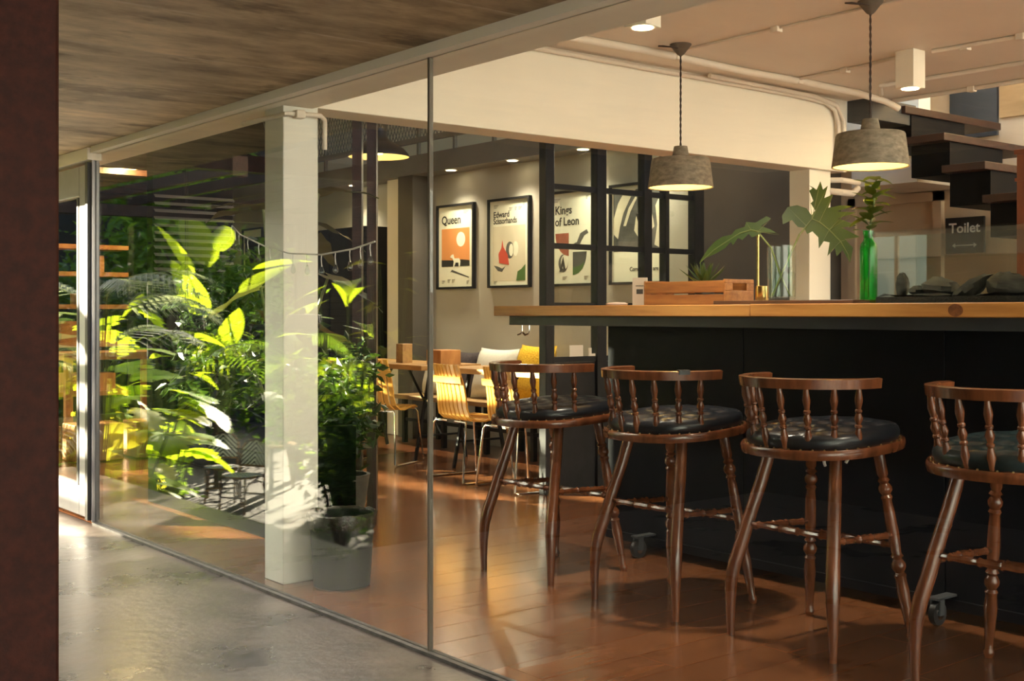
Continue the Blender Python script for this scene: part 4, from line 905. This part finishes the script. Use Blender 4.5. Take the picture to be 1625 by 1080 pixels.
# ------------------------------------------------------------------ the garden below the terrace (seen mirrored in the glass)
GZ = -1.3
struct('ground', MB().box(-30, 40, -30, 60, GZ-.2, GZ), 'grass')
def make_bistro():
    t = thing('bistro_chair', '', 'chair')
    # faces -x..: seat in x, back at x negative
    b = MB(); b.prismz(superell(.21,.21,3.2,28), .44, .462); obj('seat', b, 'chev_s', t)
    obj('seat_ring', MB().tube([(x, y, .45) for x, y in superell(.22,.22,3.2,28)], .014, 8, closed=True), 'bamboo', t)
    top = [(-.21,-.19,.46),(-.235,-.205,.62),(-.265,-.20,.76),(-.283,-.14,.85),(-.29,0,.885),(-.283,.14,.85),(-.265,.20,.76),(-.235,.205,.62),(-.21,.19,.46)]
    obj('back_frame', MB().tube(top, .016, 10), 'bamboo', t)
    vs = []; fs = []; n = 10
    for i in range(n+1):
        v = i/n; z = .55+.315*v; hw = ip([(0,.185),(.65,.185),(.85,.15),(.95,.1),(1,.03)], v); x = -.225-.06*v
        for y in (-1,-.5,0,.5,1): vs.append((x-.02*(1-y*y), y*hw, z))
    k = len(vs); vs += [(x-.012, y, z) for x, y, z in vs]
    for i in range(n):
        for j in range(4):
            q = (i*5+j, i*5+j+1, (i+1)*5+j+1, (i+1)*5+j); fs += [q, tuple(a+k for a in q[::-1])]
    obj('back_panel', MB().add(vs, fs), 'chev_b', t)
    obj('back_rail', MB().tube([(-.222,-.2,.55),(-.24,0,.55),(-.222,.2,.55)], .012, 8), 'bamboo', t)
    for s in (-1, 1):
        obj('leg', MB().tube([(-.20,s*.185,.46),(-.22,s*.19,.2),(-.25,s*.2,0)], .016, 8), 'bamboo', t); obj('leg', MB().tube([(.19,s*.18,.45),(.2,s*.185,.2),(.21,s*.19,0)], .016, 8), 'bamboo', t)
        obj('arch', MB().tube([(-.215,s*.19,.22),(-.15,s*.19,.36),(0,s*.188,.41),(.13,s*.187,.36),(.2,s*.185,.22)], .009, 8), 'bamboo', t)
    obj('stretcher', MB().tube([(-.22,-.19,.2),(-.22,.19,.2)], .01, 8).tube([(.2,-.185,.2),(.2,.185,.2)], .01, 8), 'bamboo', t)
    return t
b1 = make_bistro(); b1.location = (-1.94, 13.81, GZ); b1.rotation_euler.z = R(-27); b1['label'] = 'woven black and white bistro chair in the garden, its seat towards the terrace'
b2 = copy_tree(b1); b2.location = (-2.1, 14.75, GZ); b2.rotation_euler.z = R(-60); b2['label'] = 'woven bistro chair standing behind another in the garden'
b3 = copy_tree(b1); b3.location = (-1.25, 14.9, GZ); b3.rotation_euler.z = R(-20); b3['label'] = 'woven bistro chair next to the timber planter in the garden'
for b in (b1, b2, b3): b['group'] = 'garden bistro chairs'
t = thing('garden_table', 'small round garden table by the bistro chairs', 'table', (-2.75, 14.6, GZ)); obj('top', MB().lathe([(.001,.7),(.34,.7),(.35,.71),(.35,.73),(.001,.735)], 28), 'table', t); obj('leg', MB().lathe([(.2,0),(.03,.03),(.025,.7)], 16, cap0=True), 'steel_bk', t)
t = thing('planter_box', 'grey brown timber planter box with a rope handle in the garden', 'planter', (-.75, 13.5, GZ), R(20))
for k in range(3): obj('board', MB().box(-.26,.26,-.2,-.18,.12*k+.004,.12*k+.116), 'bark', t); obj('board', MB().box(-.26,.26,.18,.2,.12*k+.004,.12*k+.116), 'bark', t)
obj('end_board', MB().box(-.26,-.24,-.18,.18,0,.36).box(.24,.26,-.18,.18,0,.36), 'bark', t); obj('handle', MB().tube([(-.08,-.205,.27),(-.06,-.225,.23),(.06,-.225,.23),(.08,-.205,.27)], .012, 7), 'wirew', t)
shrub('planter_shrub', 'mottled bushy shrub growing from the timber planter', (-.75, 13.5, GZ+.3), .34, .3, .34, .02, 1200, .10, 'lf_mid', 60)
# pergola carrying two grey pendants
t = thing('garden_pergola', 'slim dark pergola over the lower garden', 'pergola', (-.3, 10.45, GZ))
for x, y in ((-3.6,-.2),(-3.6,5.5),(1.5,5.5)): obj('post', MB().box(x-.05,x+.05,y-.05,y+.05,0,3.9), 'tread', t)
obj('beam', MB().box(-3.7,1.7,5.42,5.58,3.8,3.95), 'tread', t); obj('beam', MB().box(-3.7,1.7,-.28,-.12,3.8,3.95), 'tread', t)
for k in range(9): obj('joist', MB().box(-3.6+.62*k,-3.54+.62*k,-.3,5.7,3.95,4.07), 'tread', t)
for x, y, lab in ((.35,10.0,'grey concrete pendant hanging over the garden next to the terrace'),(-.84,9.60,'grey concrete pendant hanging over the garden further from the terrace')):
    t = thing('garden_pendant', lab, 'lamp', (x, 10.25, 1.04), 0, 'pendants over the garden')
    obj('shade', MB().lathe([(.160,.004),(.167,0),(.168,.003),(.160,.13),(.156,.136),(.03,.14),(.024,.20),(.01,.202)], 32, cap1=True), 'pot_gy', t); obj('cord', MB().tube([(0,0,.2),(0,0,1.46)], .005, 6), 'cord', t)
# leafy garden plants
def big_leaf_plant(name, label, loc, me, n, h, spread, seed, yaw0=0, mat='stem', arcdeg=360, pitch=(-30,15), sr=.013):
    rng = random.Random(seed); t = thing(name, label, 'plant', loc)
    for k in range(n):
        a = yaw0+arcdeg*(k+rng.uniform(-.3,.3))/n; rr = spread*rng.uniform(.45,1); z = h*rng.uniform(.55,1)
        x, y = -math.sin(R(a))*rr, math.cos(R(a))*rr
        put_leaf(t, me, (x, y, z), a, rng.uniform(*pitch), rng.uniform(-15,15), rng.uniform(.75,1.15), (0,0,0), mat, sr)
    return t
mL = lobed_mesh('leaf', 'lf_lime', .5, .55, 5, .45, .30); mY = lobed_mesh('leaf', 'lf_yell', .36, .36, 4, .4, .3)
mH = leaf_mesh('leaf', 'lf_lime', .42, .34, .5, .1, 9, heart=1); mB = leaf_mesh('leaf', 'lf_lime', .8, .30, .35, .15, 9); mBB = leaf_mesh('leaf', 'lf_lime', 1.15, .5, .35, .15, 9); mM = leaf_mesh('leaf', 'lf_mid', .36, .24, .5, .1, 8, heart=1)
mF = frond_mesh('leaf', 'lf_palm', 1.25, .03, 15, .75, .36); mF2 = frond_mesh('leaf', 'lf_mid', 1.3, .032, 16, .8, .36)
mS = strap_mesh('leaf', 'lf_lime', .95, .035, 1.1)
big_leaf_plant('lobed_leaf_plant', 'garden plant with wide glowing lime lobed leaves', (.1, 11.5, GZ), mL, 15, 1.95, .55, 1)
big_leaf_plant('lobed_leaf_plant', 'low bright garden plant with yellow lobed leaves', (.45, 11.2, GZ), mY, 22, 1.65, .45, 2)
big_leaf_plant('heart_leaf_plant', 'garden plant with heart shaped lime leaves by the bistro chairs', (-.35, 12.9, GZ), mH, 14, 1.45, .45, 3)
big_leaf_plant('heart_leaf_plant', 'lime heart leafed plant below the terrace edge', (.8, 10.6, GZ), mH, 20, 1.45, .5, 4)
big_leaf_plant('banana_plant', 'young banana plant with broad upright lime leaves', (-2.95, 16.6, GZ), mBB, 8, 3.5, .5, 5, pitch=(10,60), sr=.02)
big_leaf_plant('fan_palm', 'palm with long silvery arching fronds near the terrace end', (1.05, 10.6, GZ), mF, 12, 2.75, .25, 6, pitch=(-10,25), sr=.014)
big_leaf_plant('garden_palm', 'green arching palm behind the bistro chairs', (-3.4, 15.2, GZ), mF2, 13, 2.2, .3, 7, pitch=(-10,30), sr=.014)
t = thing('spiky_dracaena', 'spiky green plant with thin arching strap leaves', 'plant', (-2.56, 15.9, GZ)); obj('trunk', MB().tube([(0,0,0),(.02,0,1.0),(0,0,1.9)], [.04,.03,.025], 9), 'bark', t)
rng = random.Random(9)
for k in range(60): place('leaf', mS, t, (0,0,1.86+.1*rng.random()), (R(rng.uniform(-35,40)),0,R(k*137.5)), rng.uniform(.7,1.1))
big_leaf_plant('heart_leaf_plant', 'tall lime heart leafed plant rising beside the spiky plant', (-1.2, 14.2, GZ), mH, 16, 2.7, .5, 31)
big_leaf_plant('lobed_leaf_plant', 'tall plant with lime lobed leaves between the palm and the planter', (.25, 12.7, GZ), mL, 16, 2.6, .55, 32)
big_leaf_plant('lobed_leaf_plant', 'yellow lobed plant just below the terrace end', (1.0, 11.6, GZ), mY, 20, 2.2, .5, 33)
big_leaf_plant('heart_leaf_plant', 'lime heart leafed plant at the side of the garden path', (-2.35, 12.2, GZ), mH, 18, 2.0, .55, 34)
big_leaf_plant('heart_leaf_plant', 'tall lime leafed plant standing beyond the pergola posts', (-1.9, 11.2, GZ), mH, 20, 2.9, .6, 14)
big_leaf_plant('cane_plant', 'slender cane plant with small bright yellow green leaves', (-.55, 8.3, GZ), leaf_mesh('leaf', 'lf_yell', .16, .11, .4, .1, 6, heart=1), 34, 3.0, .28, 12, sr=.006)
shrub('garden_shrub', 'dense dark shrub beyond the pergola with a grey pot', (-1.45, 10.6, GZ), .55, .5, .8, .35, 2600, .12, 'lf_deep', 71)
shrub('garden_shrub', 'yellow green shrub at the foot of the terrace', (.55, 12.2, GZ), .5, .5, .62, .2, 1600, .13, 'lf_yell', 72)
shrub('garden_shrub', 'mid green shrub left of the bistro chairs', (-3.3, 13.2, GZ), .7, .6, .7, .3, 2400, .13, 'lf_mid', 73)
shrub('garden_shrub', 'lime flecked shrub behind the garden table', (-4.0, 11.8, GZ), .8, .7, 1.1, .3, 2800, .13, 'lf_mid', 74)
shrub('garden_hedge', 'tall clipped dark hedge along the back of the garden', (-1.2, 18.5, GZ), 4.5, .9, 1.6, .2, 6500, .2, 'lf_deep', 75, 'hedge')
shrub('garden_hedge', 'tall dark hedge along the side of the garden', (-7.5, 14.0, GZ), .9, 4.0, 1.7, .2, 6500, .2, 'lf_deep', 76, 'hedge')
shrub('garden_tree', 'leafy tree standing behind the hedge', (-4.6, 21.9, GZ), 2.4, 1.8, 1.7, 2.2, 5200, .22, 'lf_mid', 77, 'tree')
shrub('garden_tree', 'leafy tree at the corner of the garden', (2.2, 21.8, GZ), 1.6, 1.6, 1.5, 2.0, 4200, .22, 'lf_mid', 78, 'tree')
struct('floor_garden', MB().box(-5.2, 1.6, 9.2, 17.2, GZ-.02, GZ+.008), 'pave')

# added houses: the dark one hides reflected sky, the pale one bounces sun indoors
t = thing('sky_block_house', 'dark timber house with horizontal siding, added beyond the hedge to hide reflected sky', 'house', (-11.25, 25.0, GZ))
obj('wall', MB().box(0, 17, .03, 4, 0, 8.2), 'nightwall', t)
sb = MB().box(0, 17, 0, .03, .01, .15).mesh('siding_board', 'steel_gy2')
for k in range(51): place('siding_board', sb, t, (0, 0, .16*k), (R(4),0,0))
obj('roof', MB().box(-.4, 17.4, -1.0, 4.5, 8.2, 8.4), 'tread', t)
for k in range(5): w_ = obj('window', MB().box(1.0+2.9*k, 2.3+2.9*k, -.05, 0, 3.2, 4.6), 'tread', t); obj('pane', MB().box(1.1+2.9*k, 2.2+2.9*k, -.06, -.05, 3.3, 4.5), 'sign_bk', w_)
t = thing('sun_bounce_house', 'pale rendered house added behind the cafe to bounce sunlight indoors', 'house', (-9, -19, GZ))
obj('wall', MB().box(0, 26, 0, 6, 0, 9), 'facade', t); obj('roof', MB().box(-.4, 26.4, -.4, 6.5, 9, 9.3), 'tread', t)
for k in range(6):
    for z in (1.2, 5): w_ = obj('window', MB().box(1.5+4.1*k, 2.9+4.1*k, 6.0, 6.06, z, z+1.7), 'tread', t); obj('pane', MB().box(1.6+4.1*k, 2.8+4.1*k, 6.06, 6.07, z+.1, z+1.6), 'sign_bk', w_)
struct('floor_bounce', MB().box(-12, 22, -13, -1.2, GZ-.1, GZ+.012), 'street')  # pale ground added with the house to bounce sun onto the ceiling
